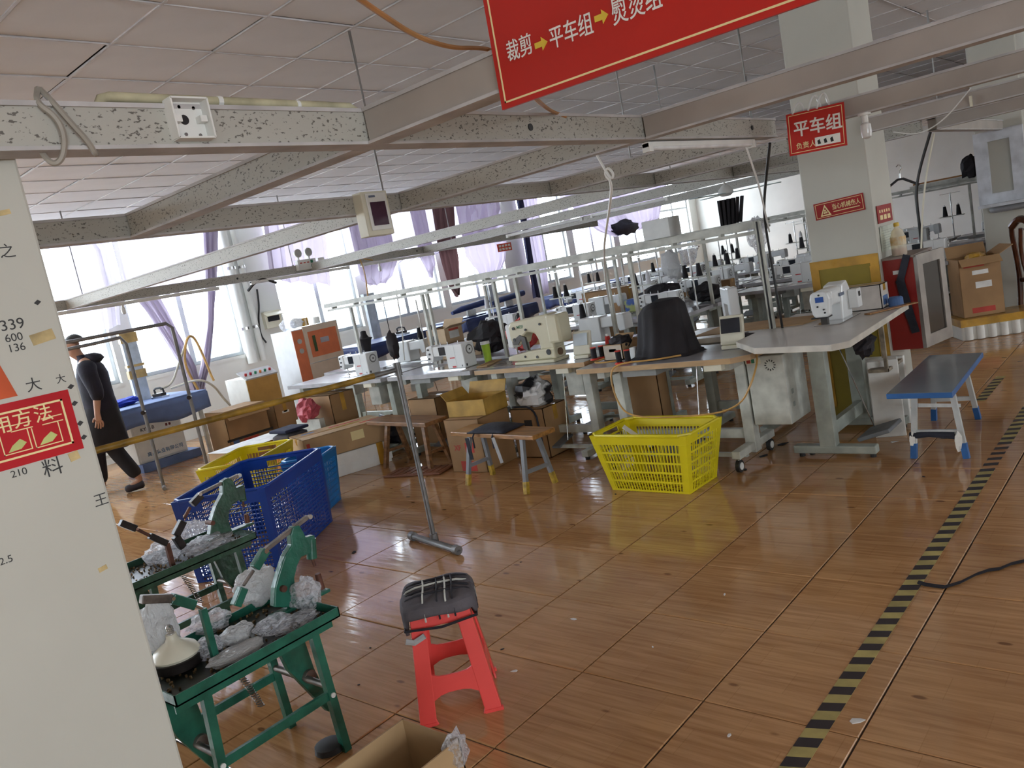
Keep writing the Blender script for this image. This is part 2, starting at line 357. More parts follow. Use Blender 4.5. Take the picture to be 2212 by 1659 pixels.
# ================================================================ overhead trunking, rods, lamps, signs
ZT, ZB = 2.01, 1.92
PLAINT = M('plain_brown_grey_trunking', (.4, .36, .32), .5, .1, var=.08, scale=3)
def trunk(label, p, q, w=.06, z0=ZB, z1=ZT, joints=(), holes=()):
    body = PLAINT if ('plain' in label or 'long piece' in label or 'office' in label or 'cord tied' in label) else GALV
    p = Vector((p[0], p[1], 0)); q = Vector((q[0], q[1], 0)); d = (q-p).normalized(); n = Vector((-d.y, d.x, 0)); zc = (z0+z1)/2
    r = thing('cable_trunking', label, 'cable trunking', (p.x, p.y, z0), group='overhead cable trunking')
    off = Vector((p.x, p.y, z0))
    g = G(); a = p-off; b = q-off; h = z1-z0
    g.bar(a+Vector((0, 0, z0+h/2)), b+Vector((0, 0, z0+h/2)), w, h); g.build('body', body, r)
    g = G(); g.bar(a+Vector((0, 0, z1-.002)), b+Vector((0, 0, z1-.002)), w+.012, .01); g.bar(a+Vector((0, 0, z0+.0015)), b+Vector((0, 0, z0+.0015)), w+.012, .008)
    g.build('lip', M('grey_lip_steel', (.5, .48, .47), .6), r)
    for t in joints:
        c = p+d*t-off; G().bar(c+Vector((0, 0, z0-.001)), c+Vector((0, 0, z1+.003)), .05 if abs(d.x) > .5 else w+.008, w+.008 if abs(d.x) > .5 else .05).build('joint_plate', ALU, r)
    for t, s in holes:
        c = p+d*t-off+Vector((0, 0, zc)); G().cyl(c+n*s*(w/2-.01), c+n*s*(w/2+.0035), .012, n=14).build('knockout_hole', BLACKP, r)
    return r
XP, XQ, XRR = -1.71, -3.215, -8.15
trunk('speckled grey trunking run over the green press tables and first cross pieces', (XP-.03, -1.2), (XP-.03, 4.3), joints=(2.68, 4.1), holes=((3.42, -1), (5.2, -1)))
trunk('speckled grey trunking run carrying the breaker box with dark window', (XQ-.03, -.5), (XQ-.03, 9.5), joints=(2.1, 5.6), )
trunk('speckled grey trunking run carrying the emergency lamp, in front of the curtains', (XRR-.03, 1.0), (XRR-.03, 12.0), joints=(3.4, 6), holes=((3.85, -1), (6.6, -1)))
def cross(y, lab, segs, y2=None):
    for k, (x0, x1, extra) in enumerate(segs): trunk(lab+extra, (x0, y), (x1, y if y2 is None else y2), joints=(.04,))
xl, xm, xr_ = XQ+.008, XP-.068, XP+.008
cross(1.53, 'grey cross trunking that the red banner hangs from, ', [(xl, xm, 'short piece above the presses'), (xr_, 1.2, 'long piece behind the board')])
cross(2.98, 'grey cross trunking next nearer than the small red board, ', [(xl, xm, 'speckled short piece'), (xr_, 1.5, 'plain long piece')])
cross(4.29, 'grey cross trunking level with the small red board, ', [(xl, -1.86, 'speckled piece'), (-1.6, 1.6, 'plain piece above the bulb')])
trunk('grey cross trunking on the far side of the square column, speckled', (xl, 5.62), (-2.16, 5.62), joints=(.8,))
trunk('grey cross trunking beside the square column with cord tied round it', (-1.66, 5.62), (1.6, 5.62), joints=(.8,))
trunk('grey cross trunking further off, speckled piece left of column', (xl, 7.0), (-1.66, 7.0), joints=(.9,))
trunk('grey cross trunking further off in front of the small office window', (-1.55, 7.0), (1.2, 7.0), joints=(.9,))
xa, xb = XRR+.008, XQ-.068
trunk('speckled cross trunking between emergency lamp run and breaker box run', (xa, 3.06), (xb, 2.95), joints=(1.9,))
trunk('speckled cross trunking in front of the hanging lilac curtains', (xa, 5.85), (xb, 5.75), joints=(2.2,))
trunk('speckled cross trunking further along with sockets and cords', (xa, 7.75), (xb, 7.4), joints=(2.0,))
trunk('far cross trunking near the ceiling fan', (xa, 9.7), (xb, 9.4), joints=(1.5,))
trunk('trunking run beyond the square column towards the office window', (-1.6, 7.06), (-1.6, 12.0), joints=(1.0,))
def rod(x, y, lab, z0=ZT):
    r = thing('threaded_rod', lab, 'threaded rod', (x, y, z0), group='ceiling hanger rods')
    G().cyl((0, 0, 0), (0, 0, ZC-z0), .005, n=8).build('rod', ROD, r)
    G().cyl((0, 0, ZC-z0-.16), (0, 0, ZC-z0), .0075, n=8).build('sleeve', ROD, r)
    G().cyl((0, 0, 0), (0, 0, .012), .012, n=6).build('nut', ROD, r)
LR = 'thin steel hanger rod between ceiling and overhead trunking'
for x, y, w_ in ((XQ-.02, 2.868, 'beside the breaker box'), (XQ-.02, 5.9, 'where speckled cross piece meets breaker box run'), (XRR, 3.2, 'beside the left window'), (XRR, 5.6, 'past the emergency lamp'), (XRR, 8.3, 'by the small orange notice'), (XQ-.02, 7.6, 'at the far end of breaker box run'), (-2.6, 4.29, 'left of the small red board'), (-2.4, 5.62, 'just left of the square column'), (-1.6, 7.3, 'beyond the square column'), (.3, 4.29, 'right of the hanging bulb')): rod(x, y, 'thin steel ceiling rod '+w_)
# pipe on the first run, looped cable, open switch box
g = G(); z = ZT+.022
a = atx(205, 208, XP-.03); b = atx(770, 243, XP-.03)
r = thing('conduit_pipe', 'aged cream conduit pipe lying on the first trunking', 'pipe', (XP-.03, a.y, ZT))
G().tube([(0, 0, .0), (0, .012, .02), (0, .03, .024), (0, b.y-a.y-.02, .016), (0, b.y-a.y, .004)], .011, 10).build('pipe', M('aged_cream_pipe', (.5, .46, .3), .4, var=.2, scale=12), r, True)
G().cyl((0, .28, .021), (0, .292, .021), .0125, n=10).build('clip', WHITEP, r)
G().cyl((0, 1.0-.5, .017), (0, .51, .017), .0125, n=10).build('clip', WHITEP, r)
def loop(pts, rad, name, label, m, cat='cable', smooth=3, n=6):
    if name == 'nylon_rope': cat = 'rope'
    o = G().tube(pts, rad, n, smooth=smooth).build(name, m, smooth=True); return tag(o, label, cat)
CORDG = M('grey_cord', (.36, .33, .28), .6); CORDB = M('black_cord', (.02, .02, .02), .5); CORDY = M('yellow_rubber_hose', (.62, .36, .11), .45, var=.15)
xp = XP+.008
loop([atx(90, 225, XP-.03)+Vector((0, 0, .03)), atx(78, 222, xp), atx(120, 250, xp+.01), atx(140, 290, xp+.01), atx(138, 335, xp), atx(122, 356, xp-.01), atx(100, 345, xp-.02), atx(85, 318, xp-.04), atx(83, 308, XP-.07)], .006, 'power_cable', 'grey cable looped over the trunking beside the white wall', CORDG)
loop([atx(92, 215, XP-.03)+Vector((0, 0, .02)), atx(110, 216, xp), atx(150, 262, xp+.01), atx(190, 305, xp+.01), atx(207, 335, xp), atx(208, 328, xp-.02), atx(185, 300, xp-.01), atx(150, 262, XP-.07)], .006, 'power_cable', 'second grey cable loop hanging beside the first one', CORDG)
c = atx(402, 262, XP)
r = thing('switch_box', 'open white plastic switch box without cover on trunking', 'switch box', (XP, c.y, c.z))
S_ = .043
g = G(); 
for q in ((0, -S_, 1), (0, S_, 1)): g.bx((0, q[1]-.002, -S_), (.035, q[1]+.002, S_))
g.bx((0, -S_, -S_-.002), (.035, S_, -S_+.002)); g.bx((0, -S_, S_-.002), (.035, S_, S_+.002)); g.bx((0, -S_, -S_), (.004, S_, S_)); g.build('box', WHITEP, r)
G().cyl((.004, -.006, .002), (.0052, -.006, .002), .011, n=16).build('cable_hole', BLACKP, r)
for yy, zz in ((-.03, .0), (.03, .0)): G().bx((.004, yy-.008, zz-.007), (.026, yy+.008, zz+.007)).build('screw_boss', WHITEP, r)
for yy, zz in ((.022, .028), (.024, -.032), (-.012, .03), (-.01, -.03)): G().cyl((.004, yy, zz), (.006, yy, zz), .004, n=8).build('screw', ROD, r)
# breaker box on the second run
c = atx(800, 465, XQ+.01)
r = thing('breaker_box', 'cream breaker box with dark purple window on trunking', 'breaker box', (XQ, c.y, c.z))
g = G(); g.bx((0, -.085, -.11), (.07, .085, .11)); g.build('box', CREAMP, r, bevel=.004)
G().bx((.07, -.062, -.085), (.078, .07, .1)).build('cover', WHITEP, r, bevel=.003)
G().bx((.0785, -.045, -.062), (.081, .052, .055)).build('window', M('smoked_purple_window', (.07, .025, .05), .12), r)
G().bx((.0785, -.045, .078), (.0805, -.005, .088)).build('badge', M('grey_badge', (.15, .18, .25), .5), r)
# emergency lamp with two heads on the third run
c = atx(658, 572, XRR)
r = thing('emergency_lamp', 'white twin-head emergency lamp fixed on trunking', 'emergency lamp', (XRR, c.y, c.z))
G().bx((0, -.13, -.06), (.06, .13, .06)).build('housing', WHITEP, r, bevel=.004)
G().bx((.06, .05, -.04), (.062, .085, .045)).build('green_strip', M('green_plastic', (.03, .2, .1), .4), r)
for k in (-.1, -.05, .0): G().bx((.06, k, .015), (.061, k+.03, .028)).build('print', M('red_print', (.5, .05, .03), .5), r)
for s in (-.09, .06):
    G().cyl((.03, s, .06), (.03, s, .1), .012, n=8).build('stem', WHITEP, r)
    h = G().cyl((.0, s, .14), (.05, s, .14), .035, .052, n=16).build('lamp_head', WHITEP, r, True)
    G().cyl((.05, s, .14), (.053, s, .14), .045, n=16).build('lens', M('lamp_lens', (.5, .5, .47), .2), h)
g = G(); c2 = atx(690, 565, XRR); tag(g.bx((XRR, c2.y-.04, c2.z-.045), (XRR+.04, c2.y+.05, c2.z+.045)).build('socket_box', WHITEP, bevel=.003), 'small white socket box beside the emergency lamp', 'socket')
# tube lamps slung under the trunking
def tubelamp(p, q, lab):
    p, q = Vector(p), Vector(q)
    r = thing('tube_lamp', lab, 'tube lamp', p, group='tube lamps'); d = q-p
    G().bar((0, 0, .012), d+Vector((0, 0, .012)), .03, .02).build('batten', WHITEP, r)
    G().cyl(d*.03, d*.97, .013, n=10).build('tube', M('unlit_glass_tube', (.8, .8, .8), .2), r, True)
    for k in (0, 1): G().bar(d*(k*.97), d*(k*.97+.03), .034, .034).build('end_cap', WHITEP, r)
zl = ZB-.03
for x, y0, y1, lab in ((XP-.03, 3.0, 4.05, 'white tube lamp slung below the first trunking near small red board'), (XRR, 2.75, 4.6, 'white tube lamp below trunking in front of tied lilac curtain'),
                       (XRR, 5.0, 6.4, 'white tube lamp below trunking past the emergency lamp'), (XRR, 6.6, 7.9, 'white tube lamp below trunking by the small orange notice')):
    tubelamp((x, y0, zl), (x, y1, zl), lab)
for x0, x1, y, lab in ((-6.6, -5.4, 7.7, 'white tube lamp below cross trunking above dark hanging bag'), (-5.2, -4.2, 7.55, 'white tube lamp with cord near the ceiling fan')): tubelamp((x0, y, zl), (x1, y-.03, zl), lab)
# --- red banner: plane y = const, reads along +x
def board(name, label, cat, tl, tr, bl, y, m, t=.012, border=True, inset=.02, bw=.006):
    A, B, C = aty(*tl, y), aty(*tr, y), aty(*bl, y)
    w, h = (B-A).length, (A-C).length; c = C
    ang = math.atan2((B-A).z, (B-A).x)
    r = thing(name, label, cat, (C.x, y, C.z), rot=(0, -ang, 0))
    G().bx((0, 0, 0), (w, t, h)).build('board', m, r)
    if border:
        for a, b in (((inset, -.001, inset), (w-inset, 0, inset+bw)), ((inset, -.001, h-inset-bw), (w-inset, 0, h-inset)), ((inset, -.001, inset), (inset+bw, 0, h-inset)), ((w-inset-bw, -.001, inset), (w-inset, 0, h-inset))):
            G().bx(a, b).build('border_line', YELL, r)
    return r, w, h
FACE = (math.pi/2, 0, 0)
yb = 1.49
A = aty(1085, 238, yb); B = aty(1760, 2, yb)
r = thing('hanging_banner', 'large red hanging banner board with white process lettering and yellow arrows', 'banner', (A.x, yb, A.z), rot=(0, -math.atan2(B.z-A.z, B.x-A.x), 0))
LW, LH = 1.15, .42
G().bx((0, 0, 0), (LW, .008, LH)).build('board', REDP, r)
for a, b in (((.012, -.001, .012), (LW-.012, 0, .016)), ((.012, -.001, LH-.016), (LW-.012, 0, LH-.012)), ((.012, -.001, .012), (.016, 0, LH-.012)), ((LW-.016, -.001, .012), (LW-.012, 0, LH-.012))): G().bx(a, b).build('border_line', YELL, r)
def blocal(u, v, root=r):
    q = aty(u, v, yb) - Vector(root.location); a = -root.rotation_euler.y
    return q.x*math.cos(a)+q.z*math.sin(a), -q.x*math.sin(a)+q.z*math.cos(a)
def btext(s, u0, v0, u1, hpx, last=False):
    x, z = blocal(u0, v0); x2, _ = blocal(u1, v0-(u1-u0)*.32)
    t = text('lettering', s, WPRINT, r, .09, (x, -.0015, z), FACE, .0004, .0005)
    w = max(v.co.x for v in t.data.vertices)-min(v.co.x for v in t.data.vertices); h = max(v.co.y for v in t.data.vertices)-min(v.co.y for v in t.data.vertices)
    t.scale = ((x2-x)/w, hpx/h, 1)
btext('裁剪', 1098, 132, 1152, .045); btext('平车组', 1190, 104, 1283, .045); btext('熨烫组', 1325, 52, 1432, .052)
def arrow(u, v, u1, v1):
    x, z = blocal(u, v); x1, z1 = blocal(u1, v1); l = x1-x; zc = (z+z1)/2
    G().prism([(x, zc-.006), (x+l*.55, zc-.006), (x+l*.55, zc-.014), (x1, zc), (x+l*.55, zc+.014), (x+l*.55, zc+.006), (x, zc+.006)], lambda a, b, d: (a, d, b), -.0016, 0).build('arrow', M('arrow_yellow', (.85, .6, .06), .5), r)
arrow(1156, 100, 1183, 90); arrow(1285, 43, 1314, 30)
for k in (.2, .95): G().cyl((k, .004, LH), (k, .004, LH+.12), .002, n=6).build('hanging_wire', ROD, r)
# --- small board hung from the cross trunking
ys = 4.2
r, w, h = board('group_board', 'small red hanging board with three big white characters', 'sign', (1700, 248), (1825, 219), (1706, 338), ys, REDP, .006, inset=.01, bw=.003)
t = text('lettering', '平车组', WPRINT, r, .085, (w*.11, -.0015, h*.46), FACE, .0004, .0016); t.scale = (.95, .95, 1)
text('small_lettering', '负责人', YELL, r, .034, (w*.13, -.0015, h*.14), FACE, .0003, .0004)
G().bx((w*.47, -.0015, h*.11), (w*.9, 0, h*.32)).build('name_strip', WPRINT, r)
for k in range(3): G().prism([(w*(.52+.11*k), h*.15), (w*(.57+.11*k), h*.16), (w*(.55+.11*k), h*.27), (w*(.51+.11*k), h*.24)], lambda a, b, d: (a, d, b), -.002, -.0015).build('ink_mark', BLACKP, r)
for k, hh in ((.22, .05), (.5, .07), (.65, .07)):
    G().tube([(w*k-.03, 0, h-.005), (w*k-.015, .02, h+hh*.8), (w*k+.005, .03, h+hh), (w*k+.02, .04, h-.005)], .006, 6, smooth=2).build('plastic_loop', clear('clear_bag_loop', (.9, .9, .88), .5), r, True)
# bulb under the cross trunking
c = aty(1866, 262, 4.25)
def bulb(loc, lab, s=1, grp='ceiling bulbs'):
    r = thing('lamp_bulb', lab, 'bulb', loc, group=grp)
    G().cyl((0, 0, 0), (0, 0, -.012*s), .03*s, n=16).build('ceiling_rose', WHITEP, r, True)
    G().cyl((0, 0, -.012*s), (0, 0, -.045*s), .015*s, n=12).build('socket', WHITEP, r, True)
    G().lathe([(.012*s, -.045*s), (.024*s, -.055*s), (.026*s, -.09*s), (.022*s, -.115*s), (.008*s, -.124*s)], n=16).build('globe', M('bulb_globe', (.8, .8, .78), .15), r, True)
bulb((c.x, 4.27, ZB), 'white led bulb under the trunking beside the small red board')
bulb(tuple(atx(263, 655, XRR)), 'white led bulb hanging in front of the left window', .9)
bulb(tuple(atx(818, 568, XRR)), 'white led bulb hanging near the bundled yellow wires', .9)
# hoses and cords overhead
a = [atx(768, -8, XP+.35), atx(830, 35, XP+.3), atx(900, 80, XP+.25), atx(975, 104, XP+.22), atx(1030, 103, XP+.2), atx(1065, 108, XP+.15)]
loop(a+[aty(1120, 170, 1.56), aty(1160, 218, 1.6), atx(1190, 240, XP), atx(1222, 252, XP)], .0065, 'rubber_hose', 'tan rubber hose sagging below the ceiling behind the banner', M('tan_hose', (.42, .2, .07), .5, var=.1), 'hose')
loop([aty(1288, 332, 3.0), aty(1310, 372, 3.0), aty(1322, 388, 3.0), aty(1326, 375, 3.0), aty(1312, 360, 3.0), aty(1305, 378, 3.0), aty(1322, 392, 3.0), aty(1318, 440, 3.1), aty(1308, 505, 3.3), aty(1304, 545, 3.5), aty(1310, 620, 4.6), aty(1318, 660, 4.9)], .006, 'nylon_rope', 'white knotted cord hanging down to the front tables', WHITEP)
loop([aty(1612, 318, 4.22), aty(1640, 400, 4.4), aty(1655, 470, 4.8), aty(1662, 500, 4.95)], .006, 'nylon_rope', 'white cord slanting from tube lamp to rail post', WHITEP)
loop([aty(1663, 310, 4.2), aty(1655, 380, 4.4), aty(1650, 440, 4.7), aty(1652, 480, 4.9), aty(1672, 600, 4.97), aty(1690, 708, 5.0)], .008, 'power_cable', 'black cable running down the white rail post', CORDB)
loop([aty(2010, 285, 7), aty(1985, 370, 7), aty(1978, 420, 7), aty(1988, 500, 7), aty(1992, 540, 7.1)], .012, 'power_cable', 'black cable dropping to the far machine rail', CORDB)
loop([aty(2018, 288, 7), aty(2000, 380, 7), aty(1992, 460, 7), aty(1990, 540, 7)], .008, 'nylon_rope', 'cream cord dropping beside the black cable', CREAMP)
loop([aty(2098, 190, 5.585), aty(2040, 260, 5.57), aty(1985, 292, 5.6), aty(1930, 285, 5.6)], .004, 'nylon_rope', 'thin white cord slung along the cross trunking', WHITEP)
o = G().bx(aty(2096, 200, 5.575)-Vector((.006, .02, .02)), aty(2100, 230, 5.575)+Vector((.006, 0, 0))); tag(o.build('cord_tie', CREAMP), 'cream cloth tie wrapped round the cross trunking', 'tie')
# signs on the column
yc = 5.675
r, w, h = board('warning_sign', 'dark red warning sign with yellow triangle on the column', 'sign', (1757, 442), (1864, 416), (1763, 477), yc, M('dark_red_sign', (.34, .012, .014), .35, var=.05), .004, inset=.009, bw=.003)
tr = [(w*.11, h*.16), (w*.33, h*.16), (w*.22, h*.84)]
G().prism(tr, lambda a, b, d: (a, d, b), -.0012, 0).build('triangle', YELL, r)
G().prism([(w*.15, h*.24), (w*.29, h*.24), (w*.22, h*.68)], lambda a, b, d: (a, d, b), -.0018, -.0012).build('triangle_field', M('dark_red_sign', (0, 0, 0)), r)
for k, (px_, pz_) in enumerate(((.2, .34), (.24, .36), (.215, .48))): G().cyl((w*px_, -.0018, h*pz_), (w*px_, -.0024, h*pz_), .007, n=10).build('symbol', YELL, r)
t = text('lettering', '当心机械伤人', YELL, r, .05, (w*.36, -.0012, h*.46), FACE, .0003, .0006)
tw = max(v.co.x for v in t.data.vertices); t.scale = (w*.57/tw, h*.36/.05, 1)
G().bx((w*.38, -.0012, h*.28), (w*.9, 0, h*.33)).build('small_print', YELL, r)
# right face of the column: another red notice and a sheet of paper
def xboard(name, label, cat, c4, x, m, t=.004):
    A, B, C = atx(*c4[0], x), atx(*c4[1], x), atx(*c4[2], x)
    r = thing(name, label, cat, (x, C.y, C.z)); w, h = B.y-A.y, A.z-C.z
    G().bx((0, 0, 0), (t, w, h)).build('board', m, r); return r, w, h
r, w, h = xboard('red_notice', 'small dark red notice with yellow print on the column side', 'sign', ((1891, 446), (1922, 438), (1897, 484)), -1.686, M('dark_red_sign', (0, 0, 0)))
for k in range(5): G().bx((.004, w*(.12+.16*k), h*.58), (.005, w*(.2+.16*k), h*.74)).build('print', YELL, r)
for k in range(3): G().bx((.004, w*(.14+.26*k), h*.18), (.005, w*(.32+.26*k), h*.44)).build('print', YELL, r)
r, w, h = xboard('paper_sheet', 'pale green paper sheet taped below the red notice', 'paper', ((1897, 492), (1925, 484), (1906, 545)), -1.686, M('pale_green_paper', (.6, .64, .55), .8), .002)
for k in range(8): G().bx((.002, w*.12, h*(.12+.1*k)), (.0024, w*.86, h*(.12+.1*k)+.002)).build('print', M('grey_print', (.3, .33, .3), .8), r)
# amber taped padding round the column foot
AMB = M('amber_parcel_tape', (.5, .27, .03), .28, var=.25, scale=5, bump=.25, coat=.3)
AMB2 = M('olive_padding', (.27, .2, .022), .4, var=.12, scale=4)
r = thing('column_padding', 'amber taped protective padding around the column foot', 'padding', (-1.915, 5.905, 0))
G().bx((-.228, -.245, 0), (.222, -.23, 1.14)).build('front_pad', AMB2, r)
for a, b in (((-.23, -.25, .1), (-.175, -.2455, 1.14)), ((.17, -.25, .1), (.224, -.2455, 1.14)), ((-.231, -.2515, 1.085), (.225, -.2465, 1.145))): G().bx(a, b).build('tape_strip', AMB, r)
for k in range(6): G().bx((.165, -.2535, .35+.12*k), (.226, -.252, .465+.12*k)).build('tape_strip', AMB, r)
# ================================================================ sewing tables and machines
TOPG = M('grey_laminate_top', (.34, .34, .36), .22, var=.06, scale=6)
TOPW = M('pale_laminate_top', (.55, .52, .48), .3, var=.06, scale=4)
EDGEW = M('tan_edge_band', (.5, .33, .17), .45, var=.08, stretch=(1, 1, 6))
EDGEG = M('grey_edge_band', (.42, .42, .44), .4)
EDGEP = M('cream_edge_band', (.62, .58, .5), .45)
STEELG = M('grey_green_paint', (.36, .39, .34), .42, var=.14, scale=10)
STEELW = M('dirty_white_paint', (.55, .56, .5), .42, var=.16, scale=9)
MWHITE = M('machine_white', (.74, .75, .74), .28, var=.03, scale=4)
MCREAM = M('machine_cream', (.6, .56, .4), .3, var=.05, scale=4)
SCREEN = M('dark_screen', (.03, .035, .045), .12)
CHROME = M('chrome', (.6, .6, .6), .2, 1)
RUBBER = M('black_rubber', (.02, .02, .02), .6)
REDL = M('red_logo', (.5, .04, .04), .5)
TH = .75
def table(label, x0, x1, y0, y1, z=TH, top=TOPG, edge=EDGEG, leg=STEELG, wheels=False, rz=0, pedal=True, box=True, group='sewing tables', chamfer=0, legpos=None):
    cx, cy = (x0+x1)/2, (y0+y1)/2; w, d = (x1-x0), (y1-y0)
    r = thing('sewing_table', label, 'sewing table', (cx, cy, 0), rz, group)
    hw, hd, t = w/2, d/2, .036
    c = chamfer
    poly = [(-hw, -hd), (hw-c, -hd), (hw, -hd+c), (hw, hd), (-hw, hd)] if c else [(-hw, -hd), (hw, -hd), (hw, hd), (-hw, hd)]
    G().prism(poly, lambda a, b, q: (a, b, q), z-t, z-.0015).build('edge_band', edge, r)
    G().prism([(a*.997, b*.995) for a, b in poly], lambda a, b, q: (a, b, q), z-.002, z).build('tabletop', top, r)
    lx = legpos or (-hw+.16, hw-.16)
    for k in lx:
        G().bx((k-.035, -.05, .07), (k+.035, .03, z-t)).build('leg', leg, r, bevel=.004)
        f = G().bx((k-.03, -hd+.02, .025 if not wheels else .09), (k+.03, hd-.03, .075 if not wheels else .14)).build('foot_bar', leg, r, bevel=.006)
        G().bx((k-.03, -hd*.8, z-t-.05), (k+.03, hd*.8, z-t)).build('top_bracket', leg, r)
        for yy in (-hd+.05, hd-.06):
            if wheels:
                wm = G().cyl((k-.012, yy, .04), (k+.012, yy, .04), .04, n=14).build('caster_wheel', RUBBER, r, True)
                G().cyl((k-.016, yy, .04), (k+.016, yy, .04), .024, n=12).build('hub', WHITEP, wm)
                G().cyl((k, yy, .07), (k, yy, .1), .012, n=8).build('caster_stem', CHROME, r)
            else: G().cyl((k, yy, 0), (k, yy, .03), .018, n=10).build('rubber_foot', RUBBER, r)
    G().bx((lx[0], -.03, .16), (lx[1], .01, .22)).build('cross_rail', leg, r)
    if box: G().bx((hw*.32, -.02, z-t-.26), (hw*.32+.16, .16, z-t)).build('motor_box', STEELW, r, bevel=.006)
    if pedal:
        G().box((-.05, -.06, .1), (.3, .2, .015), rot=Matrix.Rotation(.25, 3, 'X')).build('pedal', M('grey_pedal', (.18, .19, .2), .5), r)
        G().cyl((.1, -.04, .1), (.14, .02, z-t), .004, n=6).build('pedal_rod', CHROME, r)
        G().bx((lx[0], -.12, .06), (lx[1], -.09, .085)).build('pedal_bar', leg, r)
    G().bx((-.28, -hd+.05, z-t-.05), (-.02, hd*.1, z-t)).build('drawer', M('grey_drawer', (.3, .31, .3), .5), r)
    G().bx((hw-.28, -hd+.01, z-t-.04), (hw-.16, -hd+.06, z-t)).build('switch', CREAMP, r, bevel=.003)
    return r
def machine():
    r = thing('sewing_machine', 'proto', 'sewing machine')
    G().bx((-.24, -.085, -.002), (.235, .085, .006)).build('bed', CHROME, r)
    G().bx((.015, -.073, .006), (.23, .073, .215)).build('motor_housing', MWHITE, r, bevel=.008)
    G().prism([(-.225, .125), (.02, .115), (.02, .205), (-.2, .212), (-.225, .2)], lambda a, b, d: (a, d, b), -.058, .058).build('arm', MWHITE, r, bevel=.01)
    G().prism([(-.23, .085), (-.165, .075), (-.15, .12), (-.15, .215), (-.215, .218), (-.23, .2)], lambda a, b, d: (a, d, b), -.064, .06).build('head', MWHITE, r, bevel=.008)
    G().bx((-.13, -.0605, .128), (-.045, -.0575, .2)).build('screen_frame', MWHITE, r, bevel=.003)
    G().bx((-.075, -.063, .128), (.005, -.058, .2)).build('screen', SCREEN, r)
    G().cyl((-.195, 0, .01), (-.195, 0, .09), .006, n=8).build('needle_bar', CHROME, r)
    G().bx((-.215, -.012, .008), (-.18, .012, .02)).build('presser_foot', CHROME, r)
    for xx, zz in ((-.2, .19), (-.19, .15), (-.205, .11)): G().cyl((xx, -.064, zz), (xx, -.073, zz), .009, n=10).build('tension_dial', BLACKP, r)
    w = G().cyl((.23, -.005, .155), (.243, -.005, .155), .052, n=20).build('hand_wheel', MWHITE, r, True)
    G().cyl((.243, -.005, .155), (.2445, -.005, .155), .042, n=20).build('wheel_ring', M('grey_ring', (.22, .22, .21), .5), w)
    G().cyl((.2445, -.005, .155), (.247, -.005, .155), .03, n=20).build('wheel_hub', MWHITE, w)
    G().cyl((.247, -.005, .155), (.249, -.005, .155), .008, n=10).build('wheel_bolt', BLACKP, w)
    G().bx((.06, -.0742, .095), (.12, -.0728, .105)).build('logo_print', REDL, r); G().bx((.075, -.0742, .015), (.12, -.0728, .03)).build('logo_print', REDL, r)
    G().bx((.128, -.0738, .006), (.1295, -.0728, .213)).build('seam', M('grey_seam', (.35, .35, .35), .6), r)
    G().bx((.19, -.0742, .02), (.198, -.0728, .035)).build('port', BLACKP, r); G().bx((.2302, -.06, .02), (.2318, -.045, .04)).build('port', BLACKP, r)
    for xx in (-.12, -.03, .1): G().cyl((xx, .02, .2), (xx, .02, .235), .004, n=6).build('spool_pin', CHROME, r)
    return r
MACH = machine(); _first = [True]
def place_machine(x, y, rz, label, group='white sewing machines', z=TH+.002, skip=()):
    if _first[0]:
        _first[0] = False; MACH.location = (x, y, z); MACH.rotation_euler = (0, 0, rz); MACH['label'] = label; MACH['group'] = group; return MACH
    return dup(MACH, (x, y, z), rz, label, group, skip)
# ---- front line of tables, operators on the near side
table('grey sewing table nearest the window end of the front line', -7.28, -5.76, 4.6, 5.13)
table('grey sewing table under the machine beside the green cup', -5.70, -4.64, 4.63, 5.13)
table('tan-edged sewing table carrying the cream bartack machine', -4.56, -3.45, 4.6, 5.12, edge=EDGEW, leg=STEELW)
table('tan-edged wheeled sewing table carrying the cloth-covered machine', -3.38, -2.13, 4.40, 4.98, z=.735, edge=EDGEW, leg=STEELW, wheels=True, box=False, chamfer=.09)
place_machine(-6.44, 4.92, 0, 'white sewing machine on the grey table nearest the orange-trimmed cabinet')
place_machine(-5.03, 4.83, 0, 'white sewing machine beside the lime green cup')
# ---- cream bartack machine
r = thing('bartack_machine', 'cream bartack sewing machine with open curved throat', 'sewing machine', (-3.99, 4.79, TH))
G().bx((-.2, -.1, 0), (.2, .1, .025)).build('base_plate', MCREAM, r, bevel=.008)
G().prism([(-.29, .035), (-.2, .025), (.2, .025), (.2, .11), (-.06, .1), (-.28, .07)], lambda a, b, d: (a, d, b), -.07, .07).build('bed', MCREAM, r, bevel=.012)
G().prism([(-.23, .2), (-.17, .15), (-.12, .16), (-.09, .22), (-.04, .25), (.03, .23), (.055, .18), (.06, .1), (.2, .1), (.22, .35), (.17, .37), (-.2, .34), (-.23, .31)], lambda a, b, d: (a, d, b), -.065, .065).build('arm', MCREAM, r, bevel=.014)
G().bx((.16, -.075, .14), (.28, .085, .36)).build('motor_cover', MCREAM, r, bevel=.02)
G().prism([(-.275, .14), (-.22, .13), (-.215, .31), (-.23, .325), (-.265, .325), (-.275, .31)], lambda a, b, d: (a, d, b), -.05, .05).build('face_plate', MWHITE, r, bevel=.01)
G().cyl((-.235, 0, .08), (-.235, 0, .15), .008, n=8).build('needle_bar', CHROME, r)
G().prism([(-.2, .16), (-.15, .16), (-.11, .2), (-.1, .12), (-.06, .11), (-.07, .21), (-.12, .235), (-.19, .2)], lambda a, b, d: (a, d, b), -.072, -.05).build('clamp_arm', M('dark_clamp', (.05, .045, .04), .4), r)
